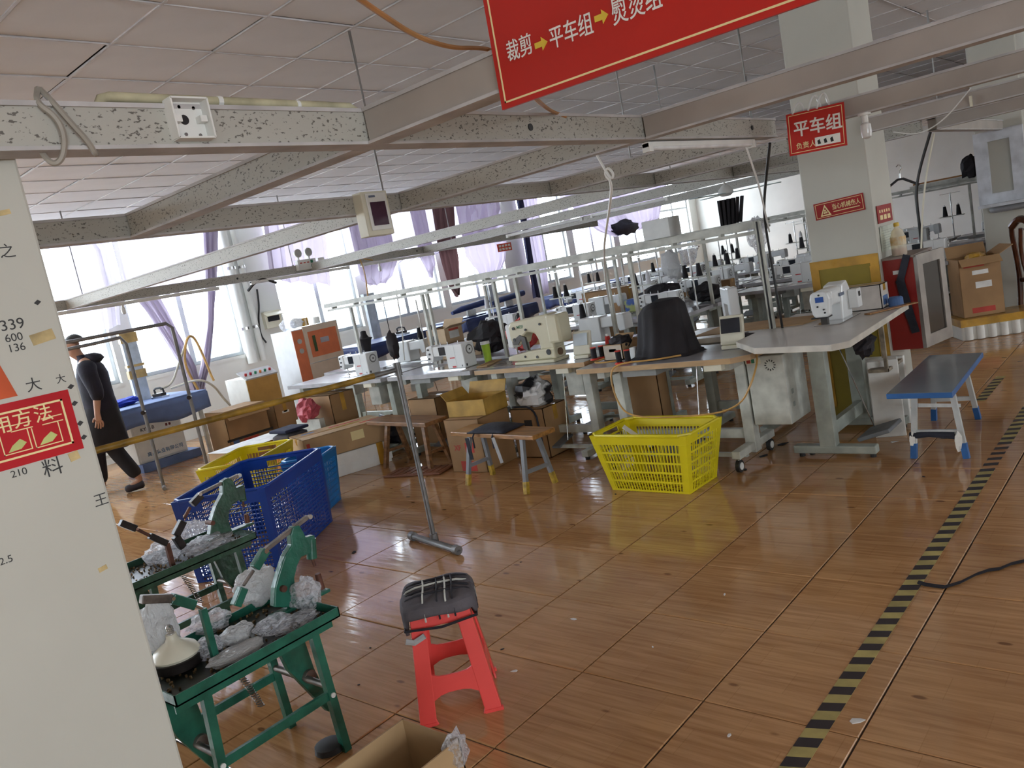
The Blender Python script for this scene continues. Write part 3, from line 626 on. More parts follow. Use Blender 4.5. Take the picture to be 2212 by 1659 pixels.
for xx, zz, rr in ((-.17, .29, .012), (-.05, .27, .009), (.1, .3, .009), (-.18, .2, .014), (-.1, .06, .009), (.02, .05, .011), (.14, .08, .022)): G().cyl((xx, -.066, zz), (xx, -.075, zz), rr, n=12).build('knob', BLACKP, r)
G().cyl((.2, -.01, .07), (.212, -.01, .07), .028, n=14).build('hand_wheel', M('brown_wheel', (.15, .09, .05), .5), r)
text('lettering', 'MEIF', M('green_letter', (.03, .18, .08), .5), r, .035, (-.14, -.0655, .285), FACE, .0005, .0006)
# ---- covered machine: black cloth draped over a machine, kept off the table edge
def drape(loc, label, name, pts, m, seed=1):
    pass
CLB = M('black_cover_cloth', (.016, .013, .016), .8, var=.3, scale=3, bump=.3)
cx, cy = -2.82, 4.72; zt = .735
r = thing('covered_machine', 'sewing machine hidden under a draped black cloth', 'covered machine', (cx, cy, zt))
def cover(u, v):
    a = 2*math.pi*u; h = 1-v
    prof = [(0, .385), (.13, .375), (.168, .335), (.188, .2), (.2, .1), (.22, .02), (.25, .004)]
    t = v*(len(prof)-1); i = min(int(t), len(prof)-2); f = t-i
    rr = prof[i][0]*(1-f)+prof[i+1][0]*f; z = prof[i][1]*(1-f)+prof[i+1][1]*f
    fold = 1 + .07*v*math.sin(a*7+1.3*math.sin(a*2)) + .05*v*math.sin(a*13+v*4)
    ex, ey = 1.0, .84
    x = rr*math.cos(a)*ex*fold; y = rr*math.sin(a)*ey*fold
    if x < 0: z *= 1-.18*min(1, -x/.2)
    z += .02*math.sin(a*3+2)*v*(1-v)
    return (x, y, max(.002, z))
G().sheet(cover, 72, 24).build('cloth', CLB, r, True)
G().bx((-.245, -.1, 0), (-.2, -.05, .085)).build('machine_end', MWHITE, r, bevel=.008)
# ---- table turned end-on by the column with a face-on machine
table('pale sewing table turned towards the aisle beside the column', -2.02, -1.50, 4.22, 5.55, z=.795, top=TOPW, edge=EDGEP, leg=STEELG, pedal=False, box=False, group='sewing tables', legpos=(-9, -9)) if False else None
r = thing('sewing_table', 'pale cream-edged sewing table turned side-on in front of the column', 'sewing table', (-1.77, 4.9, 0), group='sewing tables')
z5 = .80
Pa, Pb, Pc = atz(1628, 752, z5), atz(1825, 742, z5), atz(1962, 655, z5)
L0 = Vector((-1.77, 4.9, 0)); q = [Pa-L0, Pb-L0, Pc-L0, Vector((-1.6, 5.62, 0))-L0, Vector((-2.28, 5.62, 0))-L0]
poly = [(q[0].x, q[0].y), (q[1].x-.07, q[1].y-.005), (q[1].x, q[1].y+.07), (q[2].x, q[2].y), (q[3].x, q[3].y), (q[4].x, q[4].y), (q[0].x-.25, q[0].y+.3)]
G().prism(poly, lambda a, b, d: (a, b, d), z5-.035, z5-.0015).build('edge_band', EDGEP, r)
G().prism([(a*.995, b*.995) for a, b in poly], lambda a, b, d: (a, b, d), z5-.002, z5).build('tabletop', TOPW, r)
for yy in (-.03, .62):
    fy = 4.83+yy-4.9
    G().bx((-.13, fy-.035, .07), (-.03, fy+.035, z5-.035)).build('leg', STEELG, r, bevel=.004)
    G().bx((-.3, fy-.035, .025), (.2, fy+.035, .075)).build('foot_bar', STEELG, r, bevel=.008)
    G().bx((-.25, fy-.03, z5-.08), (.15, fy+.03, z5-.035)).build('top_bracket', STEELG, r)
    for xx in (-.26, .17): G().cyl((xx, fy, 0), (xx, fy, .03), .018, n=10).build('rubber_foot', RUBBER, r)
G().bx((-.1, -.1, .12), (-.06, .55, .2)).build('cross_rail', STEELG, r)
G().box((.16, .1, .11), (.2, .26, .025), rot=Matrix.Rotation(-.3, 3, 'Y')).build('pedal', M('grey_pedal', (0, 0, 0)), r, bevel=.006)
G().cyl((.1, .2, .1), (-.05, .1, z5-.05), .004, n=6).build('pedal_rod', CHROME, r)
for xx, yy in ((.1, .55), (.2, .25)): G().bx((xx-.01, yy-.01, z5-.36), (xx+.01, yy+.01, z5-.04)).build('hanging_strut', M('rusty_strut', (.3, .25, .18), .6, var=.3, scale=20), r)
G().bx((.09, .24, z5-.36), (.21, .56, z5-.34)).build('strut_bar', M('rusty_strut', (0, 0, 0)), r)
# head-on machine with blue badge
r = thing('sewing_machine', 'white sewing machine with blue badge on its rounded nose', 'sewing machine', (-1.83, 5.06, z5+.001), 0)
G().bx((-.06, -.15, 0), (.1, .24, .006)).build('bed', CHROME, r)
G().prism([(-.06, .07), (-.045, .05), (.03, .05), (.045, .07), (.055, .16), (.045, .2), (.02, .21), (-.035, .21), (-.06, .2), (-.07, .16)], lambda a, b, d: (a, d, b), -.15, -.09).build('head', MWHITE, r, bevel=.012)
G().prism([(-.05, .11), (.05, .11), (.055, .2), (.03, .215), (-.03, .215), (-.055, .2)], lambda a, b, d: (a, d, b), -.1, .2).build('arm', MWHITE, r, bevel=.012)
G().prism([(.05, 0), (.24, 0), (.24, .18), (.2, .235), (.1, .22), (.07, .12)], lambda a, b, d: (b*0+(.06 if d < 0 else -.06), a-.02, b), -1, 1).build('column', MWHITE, r, bevel=.012)
G().bx((-.03, -.153, .145), (.02, -.1505, .178)).build('badge', M('blue_badge', (.02, .09, .35), .4), r)
for xx, zz in ((-.005, .19), (-.02, .12), (.015, .1), (.02, .08)): G().cyl((xx, -.15, zz), (xx, -.156, zz), .0055, n=10).build('screw', BLACKP, r)
G().bx((-.02, -.13, .006), (.02, -.1, .05)).build('presser_foot', M('dark_clamp', (0, 0, 0)), r)
G().bx((-.07, -.15, .045), (.03, -.06, .053)).build('edge_guide', BLACKP, r)
G().bx((.06, .16, .05), (.12, .24, .17)).build('motor', MWHITE, r, bevel=.006); G().bx((.1205, .18, .12), (.123, .21, .15)).build('motor_port', BLACKP, r)
G().bx((.058, .02, .15), (.062, .1, .17)).build('badge', M('grey_badge', (0, 0, 0)), r)
# ---- rail frame over the front line
def railframe(label, x0, x1, y, zlo, posts, z0=TH, group='overhead thread racks', end=True):
    r = thing('thread_rack', label, 'thread rack', (x0, y, z0), group=group); L_ = x1-x0; zz = zlo-z0
    G().bx((0, -.045, zz+.045), (L_, .045, zz+.06)).build('tray', STEELW, r)
    G().bx((0, -.05, zz+.04), (L_, -.04, zz+.085)).build('tray_lip', STEELW, r); G().bx((0, .04, zz+.04), (L_, .05, zz+.085)).build('tray_lip', STEELW, r)
    for s in (-.028, .028): G().bx((.03, s-.01, zz), (L_, s+.01, zz+.022)).build('slotted_rail', STEELW, r)
    n = max(2, int(L_/.35))
    for k in range(n): G().bx((.1+k*L_/n, -.03, zz+.02), (.12+k*L_/n, .03, zz+.046)).build('spacer', STEELW, r)
    for p in posts: G().bx((p-x0-.014, -.014, 0), (p-x0+.014, .014, zz+.01)).build('post', STEELW, r)
    return r
railframe('white double rail frame standing along the front line of machines', -7.1, -2.28, 5.19, 1.42, (-6.72, -5.62, -5.55, -4.70, -4.45, -3.53, -3.3))
r = thing('rail_post', 'white post with black strip standing on the front tables by the cardboard', 'post', (-2.2, 5.02, .75))
G().bx((-.018, -.012, 0), (.018, .012, .75)).build('post', STEELW, r); G().bx((-.006, -.0135, .0), (.006, -.012, .75)).build('black_strip', BLACKP, r)
# ---- second line, back to back with the first
BACK = 'grey sewing table in the line back to back with the front line'
for k, (a, b) in enumerate(((-7.6, -6.55), (-6.5, -5.45), (-5.4, -4.35), (-4.3, -3.25))):
    table(['grey back-to-back table behind the black hanging bag', 'grey back-to-back table carrying the open cartons', 'grey back-to-back table behind the green cup', 'grey back-to-back table behind the cream bartack machine'][k], a, b, 5.3, 5.82, rz=math.pi)
place_machine(-6.3, 5.56, math.pi, 'white sewing machine facing away behind the red and black bag')
place_machine(-3.9, 5.6, math.pi, 'white sewing machine facing away behind the cream bartack machine')
# ---- further lines
ORD = ['first', 'second', 'third', 'fourth', 'fifth', 'sixth', 'seventh', 'eighth']
def row(y, xs, facing, labt, labm, rail=None, tw=1.05, td=.5, mdx=.1, skipm=(), grp='further sewing tables'):
    srt = sorted(xs)
    for k, x in enumerate(xs):
        od = ', %s from the windows' % ORD[srt.index(x)] if len(xs) > 1 else ''
        table(labt+od, x-tw/2, x+tw/2, y, y+td, group=grp, rz=math.pi if facing > 0 else 0)
        if k not in skipm: place_machine(x+mdx, y+td/2+(-.03 if facing < 0 else .03), 0 if facing < 0 else math.pi, labm+od, group=labm)
row(7.0, (-6.6, -5.5, -4.4), -1, 'grey sewing table in the middle line seen beyond the front machines', 'white sewing machine in the middle line beyond the front machines')
row(7.6, (-6.6, -5.5, -4.4), 1, 'grey sewing table backing onto the middle line', 'white sewing machine backing onto the middle line', skipm=(0, 2))
railframe('white rail frame over the middle line of machines', -7.2, -3.2, 7.55, 1.42, (-7.0, -6.1, -5.0, -3.9, -3.3))
row(8.35, (-3.55, -4.65), -1, 'grey sewing table in the line running up to the column', 'white sewing machine in the line running up to the column')
row(9.4, (-7.2, -6.1, -5.0, -3.9), -1, 'grey sewing table in the far line under thread cones', 'white sewing machine in the far line under thread cones')
row(10.0, (-7.2, -6.1, -5.0, -3.9), 1, 'grey sewing table backing onto the far line', 'white sewing machine backing onto the far line')
railframe('white rail frame over the far line of machines', -7.8, -3.0, 9.95, 1.42, (-7.7, -6.6, -5.5, -4.4, -3.3))
row(11.6, (-7.6, -6.5, -5.4, -4.3, -3.2), -1, 'grey sewing table in the last line before the end wall', 'white sewing machine in the last line before the end wall')
row(12.2, (-7.6, -6.5, -5.4, -4.3, -3.2, -2.1), 1, 'grey sewing table backing onto the last line', 'white sewing machine backing onto the last line')
railframe('white rail frame over the last line of machines', -8.0, -1.2, 12.15, 1.42, (-7.9, -6.8, -5.7, -4.6, -3.5, -2.4, -1.3))
row(8.82, (-2.52,), -1, 'grey sewing table behind the red cabinet', 'white sewing machine behind the red cabinet', mdx=.25)
row(11.05, (-2.1,), -1, 'grey sewing table below the wooden-edged shelf by the office window', 'white sewing machine below the shelf by the office window', mdx=.2)
railframe('white shelf-like rail frame beside the office window', -3.0, -1.3, 11.75, 1.45, (-2.95, -2.2, -1.9, -1.35))
# ================================================================ foreground
def loft(g, rings):
    n = len(rings[0]); base = len(g.v)
    g.v += [tuple(p) for r_ in rings for p in r_]
    for j in range(len(rings)-1): g.f += [(base+j*n+i, base+j*n+(i+1) % n, base+(j+1)*n+(i+1) % n, base+(j+1)*n+i) for i in range(n)]
    g.f += [tuple(base+i for i in reversed(range(n))), tuple(base+(len(rings)-1)*n+i for i in range(n))]
    return g
# ---- near column with notices and handwriting
CX = -1.79
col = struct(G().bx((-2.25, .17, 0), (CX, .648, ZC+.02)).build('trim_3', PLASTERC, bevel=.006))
INK = M('black_ink', (.05, .05, .05), .8)
ROTX = (math.pi/2, 0, math.pi/2)
def ink(s, u, v, size, m=INK, par=col, b=0, tilt=0):
    p = atx(u, v, CX); return text('handwriting', s, m, par, size, (CX+.0006, p.y, p.z), (math.pi/2, tilt, math.pi/2), .0002, b)
for s, u, v, z_ in (('339', 2, 716, .03), ('600', 12, 740, .022), ('136', 18, 762, .022), ('大', 58, 846, .03), ('大', 122, 828, .02), ('料', 95, 1030, .04), ('210', 25, 1033, .02), ('2.5', 0, 1222, .02), ('王', 205, 1095, .03), ('之', 0, 556, .03)): ink(s, u, v, z_)
for u, v in ((152, 836), (160, 872), (172, 915), (180, 945), (80, 654)): 
    p = atx(u, v, CX); G().prism([(p.y-.006, p.z), (p.y, p.z-.005), (p.y+.008, p.z+.001), (p.y+.002, p.z+.006)], lambda a, b, d: (d, a, b), CX, CX+.001).build('ink_blot', INK, col)
TAPE = M('yellowed_tape', (.55, .42, .2), .35, var=.2, scale=30)
for u, v, w_, h_ in ((92, 728, .045, .022), (222, 1228, .018, .01), (5, 460, .03, .01), (160, 985, .02, .018)):
    p = atx(u, v, CX); G().box((CX+.0006, p.y, p.z), (.001, w_, h_), rot=Matrix.Rotation(.15, 3, 'X')).build('tape_scrap', TAPE, col)
def panel(corners, x):   # (y, z) of photo corners on the face
    return [atx(u, v, x) for u, v in corners]
SX = CX+.002
br, tr_ = atx(181, 968, CX), atx(150, 840, CX)
PW, PH = .33, tr_.z-br.z
r = thing('red_notice', 'red printed notice with yellow border on the near white column', 'notice', (CX, br.y, br.z))
G().bx((0, -PW, 0), (.0015, 0, PH)).build('sheet', M('glossy_red_sheet', (.5, .012, .02), .25, var=.08, scale=6), r)
e_ = .016
for a, b in (((.0015, -PW+e_, e_), (.002, -e_, e_+.004)), ((.0015, -PW+e_, PH-e_-.004), (.002, -e_, PH-e_)), ((.0015, -e_-.004, e_), (.002, -e_, PH-e_))): G().bx(a, b).build('border_line', YELL, r)
for s, u_, v_ in (('用', -14, 938), ('方', 30, 924), ('法', 76, 912)):
    p = atx(u_, v_, CX); text('lettering', s, YELL, r, .036, (.0017, p.y-br.y, p.z-br.z), ROTX, .0002, .0002)
for uu in (12, 80):
    pk = atx(uu+12, 985-uu*.25, CX); k = pk.y-br.y; zb_k = pk.z-br.z-.03
    zk = zb_k+.03; w_ = .05; h_ = .042
    for a, b in (((.0015, k-.012, zk), (.002, k-.012+w_, zk+.002)), ((.0015, k-.012, zk), (.002, k-.01, zk+h_)), ((.0015, k-.012+w_, zk), (.002, k-.01+w_, zk+h_)), ((.0015, k+.01, zk+h_), (.002, k+w_, zk+h_+.002)), ((.0015, k+.01, zk+h_+.012), (.002, k+w_, zk+h_+.014))): G().bx(a, b).build('pictogram_frame', YELL, r)
    G().prism([(k-.004, zk+.004), (k+.02, zk+.006), (k+.032, zk+.016), (k+.022, zk+.026), (k+.006, zk+.016)], lambda a, b, d: (d, a, b), .0015, .002).build('pictogram', M('pale_green_print', (.55, .6, .2), .5), r)
c = atx(38, 855, CX); t_ = atx(5, 690, CX)
r = thing('orange_notice', 'orange notice sheet with yellow capitals above the red notice', 'notice', (CX, c.y, c.z))
G().prism([(-.12, 0), (0, 0), (-.035, t_.z-c.z), (-.12, t_.z-c.z)], lambda a, b, d: (d, a, b), 0, .0012).build('sheet', M('orange_sheet', (.6, .1, .03), .3, var=.15, scale=5), r)
text('lettering', 'VER', YELL, r, .03, (.0014, -.085, .015), ROTX, .0002, .001); G().bx((.0012, -.1, .05), (.0016, -.02, .056)).build('border_line', YELL, r)
# ---- green press tables
GRN = M('green_machine_paint', (.018, .13, .085), .3, var=.2, scale=14, bump=.12)
GRND = M('darker_green_machine', (.025, .085, .05), .35, var=.3, scale=14, bump=.12)  # darker copy of the green above, for the second press and table
IRON = M('worn_iron', (.2, .17, .15), .45, .6, var=.3, scale=18)
DIRON = M('dark_oily_iron', (.03, .024, .022), .4, .5, var=.3, scale=18)
RUST = M('rusty_brown_iron', (.13, .05, .03), .6, .3, var=.3, scale=20)
PLB = bagmat('crumpled_clear_bag', (.85, .85, .88), .5); PLW = bagmat('white_filled_bag', (.8, .8, .8), .04)
def presstable(label, xf, y0, y1, zt, depth, m, base):
    r = thing('press_table', label, 'press table', (xf-depth/2, (y0+y1)/2, 0), group='green press tables'); ox, oy = xf-depth/2, (y0+y1)/2
    hw, hl = depth/2, (y1-y0)/2
    G().bx((-hw, -hl, zt-.035), (hw, hl, zt-.03)).build('tray', M('oily_dark_tray', (.022, .03, .024), .4, var=.4, scale=20), r)
    g = G(); rr_ = random.Random(int(xf*-100))
    for k in range(260):
        x_, y_ = rr_.uniform(-hw+.02, hw-.02), rr_.uniform(-hl+.02, hl-.02); g.cyl((x_, y_, zt-.03), (x_+rr_.uniform(-.003, .003), y_, zt-.022), .004, n=6)
    g.build('loose_rivets', M('brassy_rivet', (.3, .2, .1), .35, .7, var=.4, scale=40), r, stuff=True)
    for a, b, n in (((hw-.004, -hl, zt-.035), (hw, hl, zt), 'front_rail'), ((-hw, -hl, zt-.035), (-hw+.004, hl, zt), 'back_rail'), ((-hw, hl-.004, zt-.035), (hw, hl, zt), 'end_rail'), ((-hw, -hl, zt-.035), (hw, -hl+.004, zt), 'end_rail')): G().bx(a, b).build(n, m, r)
    G().bx((hw-.02, -hl+.0, zt-.06), (hw-.012, hl-.03, zt-.035)).build('under_rail', m, r)
    L_ = {}
    for sx in (1, -1):
        for sy in (1, -1):
            p = Vector((sx*(hw-.03), sy*(hl-.1)+.0, zt-.05)); q = Vector((sx*(hw-.03)-.0, sy*(hl-.08), 0))
            G().bar(p, q, .028, .028, (0, 1, 0)).build('leg', m, r); L_[sx, sy] = (p, q)
    for sx in (1, -1):
        k = .52; a, b = [L_[sx, s][0].lerp(L_[sx, s][1], k) for s in (1, -1)]
        G().bar(a, b, .014, .03).build('cross_bar', m, r)
        for pt in (a, b): G().cyl(pt+Vector((.014*sx, 0, 0)), pt+Vector((.019*sx, 0, 0)), .009, n=10).build('bolt', WHITEP, r)
    for sy in (1, -1):
        a, b = [L_[s, sy][0].lerp(L_[s, sy][1], .45) for s in (1, -1)]
        G().cyl(a, b, .012, n=10).build('pivot_rod', IRON, r, True)
        md = a.lerp(b, .45)
        G().prism([(md.y+.02, zt-.05), (md.y-.08, zt-.05), (md.y-.05, zt-.2), (md.y+.0, zt-.3), (md.y+.06, zt-.42), (md.y+.085, zt-.41), (md.y+.045, zt-.24), (md.y+.035, zt-.12)], lambda p, q, d: (d, p, q), md.x-.014, md.x+.014).build('pedal_arm', m, r, bevel=.003)
        G().cyl((md.x-.03, md.y+.015, md.z), (md.x+.03, md.y+.015, md.z), .024, n=14).build('pivot_collar', IRON, r, True)
    G().tube([(0+.01*math.cos(t*1.3), -.02+.012*math.sin(t*1.3)+t*.0006, zt-.07-t*.0019) for t in range(0, 110)], .0018, 5).build('spring', IRON, r)
    G().lathe([(.03, 0), (.055, .008), (.052, .028), (.03, .035)], (L_[1, 1][1].x-.05, L_[1, 1][1].y-.03, 0), 16).build('foot_pedal', RUBBER, r, True)
    return r
presstable('green steel press table holding the bags of rivets and big led bulb', -2.31, .86, 1.455, .50, .40, GRN, None)
presstable('dark green steel press table next to the blue crate', -3.575, 1.28, 1.9, .50, .36, GRND, None)
def zc_(pts, x, sc, off, xs=None): return [(lambda p: (p.y, p.z))(atx(off[0]+a*sc, off[1]+b*sc, x)) for a, b in pts]
def eyepress(label, x, sc, off, body, lever, links, nose, die, m, t=.016, handle=None, lv=IRON, base=None):
    pts = zc_(body, x, sc, off); cy = sum(p[0] for p in pts)/len(pts); z0 = min(p[1] for p in pts)
    r = thing('rivet_press', label, 'rivet press', (x, cy, z0), group='green rivet presses')
    L2 = lambda q: (q[0]-cy, q[1]-z0)
    pts = [L2(p) for p in pts]
    G().prism(pts, lambda a, b, d: (d, a, b), -t, t).build('c_frame', m, r, bevel=.004)
    def P2(p): a = L2(zc_([p], x, sc, off)[0]); return Vector((0, a[0], a[1]))
    a, b = P2(lever[0]), P2(lever[1]); G().bar(a, b, .014, .022, (1, 0, 0)).build('lever', lv, r, bevel=.002)
    for q in (a, b): G().cyl(q+Vector((.011, 0, 0)), q+Vector((.018, 0, 0)), .009, n=10).build('bolt', CHROME, r)
    for p, q, w, mm in links: G().bar(P2(p), P2(q), w, w, (1, 0, 0)).build('link', mm, r, bevel=.003)
    n0, n1 = P2(nose[0]), P2(nose[1]); G().cyl(n0, n1, .019, n=16).build('ram_sleeve', m, r, True)
    n2 = P2(nose[2]); G().cyl(n1, n2, .006, n=8).build('ram', RUST, r)
    d0, d1 = P2(die[0]), P2(die[1]); G().cyl(d0, d1, .014, .011, n=12).build('lower_die', RUST, r, True)
    G().bar(Vector((0, P2(body[0]).y-.01, .004)), Vector((0, d0.y+.02, .004)), .05, .012).build('base_foot', m, r, bevel=.003)
    k0 = P2(handle[0]); G().cyl(k0+Vector((-.03, 0, 0)), k0+Vector((.03, 0, 0)), .012, n=10).build('pin', RUST, r)
    return r
Z2, O2 = .1989, (300, 1090)
eyepress('bright green rivet press with white bags behind it', -2.52, Z2, O2,
    [(1445, 1110), (1455, 900), (1500, 740), (1560, 560), (1635, 440), (1625, 330), (1650, 240), (1720, 220), (1765, 300), (1790, 355), (1885, 325), (1890, 400), (1845, 520), (1740, 565), (1695, 660), (1665, 790), (1680, 940), (1695, 1110)],
    ((1835, 130), (1360, 500)), [((1375, 490), (1255, 690), .03, GRN), ((1245, 710), (1130, 880), .012, IRON), ((1130, 900), (1050, 1100), .03, GRN)], ((1865, 370), (1880, 585), (1908, 665)), ((1985, 915), (1940, 750)), GRN, handle=((1530, 905),))
Z1, O1 = .18686, (250, 1000)
eyepress('dark green rivet press standing in front of the blue crate', -3.72, Z1, O1,
    [(1070, 835), (1095, 640), (1140, 500), (1215, 360), (1215, 210), (1280, 170), (1335, 200), (1375, 290), (1465, 250), (1480, 420), (1400, 432), (1330, 480), (1290, 560), (1283, 660), (1310, 745), (1335, 800)],
    ((1415, 140), (960, 360)), [((985, 370), (880, 480), .032, DIRON), ((860, 510), (790, 640), .014, RUST), ((775, 670), (690, 840), .034, DIRON), ((690, 850), (775, 980), .034, DIRON)], ((1440, 270), (1470, 440), (1478, 510)), ((1525, 690), (1505, 590)), GRND, handle=((1090, 690),), t=.02)
def lonelever(label, x, pts, sc, off, mats, ws):
    q = [Vector((x, *p)) for p in zc_(pts, x, sc, off)]; c = q[0]
    r = thing('press_lever', label, 'lever', c)
    for k in range(len(q)-1): G().bar(q[k]-c, q[k+1]-c, ws[k], ws[k], (1, 0, 0)).build('lever_arm', mats[k], r, bevel=.003)
    e = q[-1]-c; G().bar(e, Vector((e.x, e.y, .466-c.z)), .02, .02).build('pivot_post', mats[1], r)
    G().cyl(q[1]-c+Vector((ws[0]/2, 0, 0)), q[1]-c+Vector((ws[0]/2+.005, 0, 0)), .006, n=8).build('bolt', CHROME, r)
lonelever('grey and green press lever sticking out from behind the near column', -2.46, [(20, 1030), (350, 1015), (600, 1090), (690, 1130)], Z2, O2, [IRON, GRN, CHROME], [.026, .032, .012])
lonelever('black press lever lying over the dark green table', -3.66, [(50, 690), (230, 760), (390, 840), (590, 930)], Z1, O1, [DIRON, RUST, DIRON], [.03, .014, .028])
def bag(label, c, rx, ry, rz_, m=PLB, seed=1, jit=.7, name='plastic_bag', n=18, cat='plastic bag', grp='bags of rivets on the press tables'):
    g = G().ball((0, 0, rz_), (rx, ry, rz_), 30, 20, jit*.55, seed); nv = []
    for x, y, z in g.v:
        k = 1 + .22*jit*noise.noise(Vector((x, y, z))*28+Vector((seed, 0, 0))) + .1*jit*noise.noise(Vector((x, y, z))*60+Vector((0, seed, 0))); nv.append((x*k, y*k, max(.001, z*(.5+.5*k))))
    g.v = nv; o = g.build(name, m, loc=c, smooth=True); return tag(o, label, cat, grp)
def onb(u, v, z): p = atz(u, v, z); return (p.x, p.y, z-.032)
zt = .5
bag('bulging white bag of rivets behind the bright green press', onb(560, 1290, zt), .07, .08, .075, PLW, 3, .5)
bag('clear bag of rivets behind the bright green press die', onb(665, 1300, zt), .05, .055, .06, PLB, 5)
bag('tall white bag standing by the press lever', (-2.645, 1.0, zt-.032), .05, .06, .11, PLW, 8, .6)
bag('clear crumpled bag in the middle of the green tray', onb(455, 1345, zt), .06, .07, .035, PLB, 11)
bag('small white bag lying on clear bags in the green tray', onb(510, 1370, zt), .045, .055, .032, PLW, 13, .5)
bag('flat bag of white rivets along the green tray edge', onb(510, 1400, zt), .05, .1, .018, PLW, 15, .4)
bag('crumpled clear bag beside the big led bulb', onb(440, 1400, zt), .05, .06, .03, PLB, 31)
bag('clear bag heaped against the bright green press foot', onb(590, 1345, zt), .045, .06, .028, PLB, 33)
bag('flat clear bag beside the tray corner', onb(635, 1335, zt), .05, .09, .02, PLB, 17)
bag('crumpled clear bag at the column end of the dark green table', onb(355, 1200, zt), .08, .09, .05, PLB, 21)
bag('crumpled clear bag beside the dark green press foot', onb(445, 1175, zt), .09, .12, .035, PLB, 23)
bag('clear bag behind the black clevis on the dark green table', onb(415, 1150, zt), .06, .07, .045, PLB, 25)
# big led bulb standing cap up in its black ring
c = atz(395, 1445, .47)
r = thing('led_bulb', 'large white led bulb standing cap upwards in the green tray', 'bulb', (c.x-.02, c.y, .47))
G().lathe([(.055, 0), (.075, .01), (.078, .04), (.07, .042)], n=24).build('black_rim', DIRON, r, True)
G().lathe([(.07, .04), (.076, .05), (.066, .068), (.045, .082), (.024, .094), (.018, .106), (.017, .118)], n=24).build('bulb_body', M('bulb_plastic', (.78, .74, .6), .35, var=.04), r, True)
G().lathe([(.0115, .117)] + [(.0125 if k % 2 else .0105, .12+k*.004) for k in range(7)] + [(.005, .15)], n=16).build('screw_cap', CHROME, r, True)
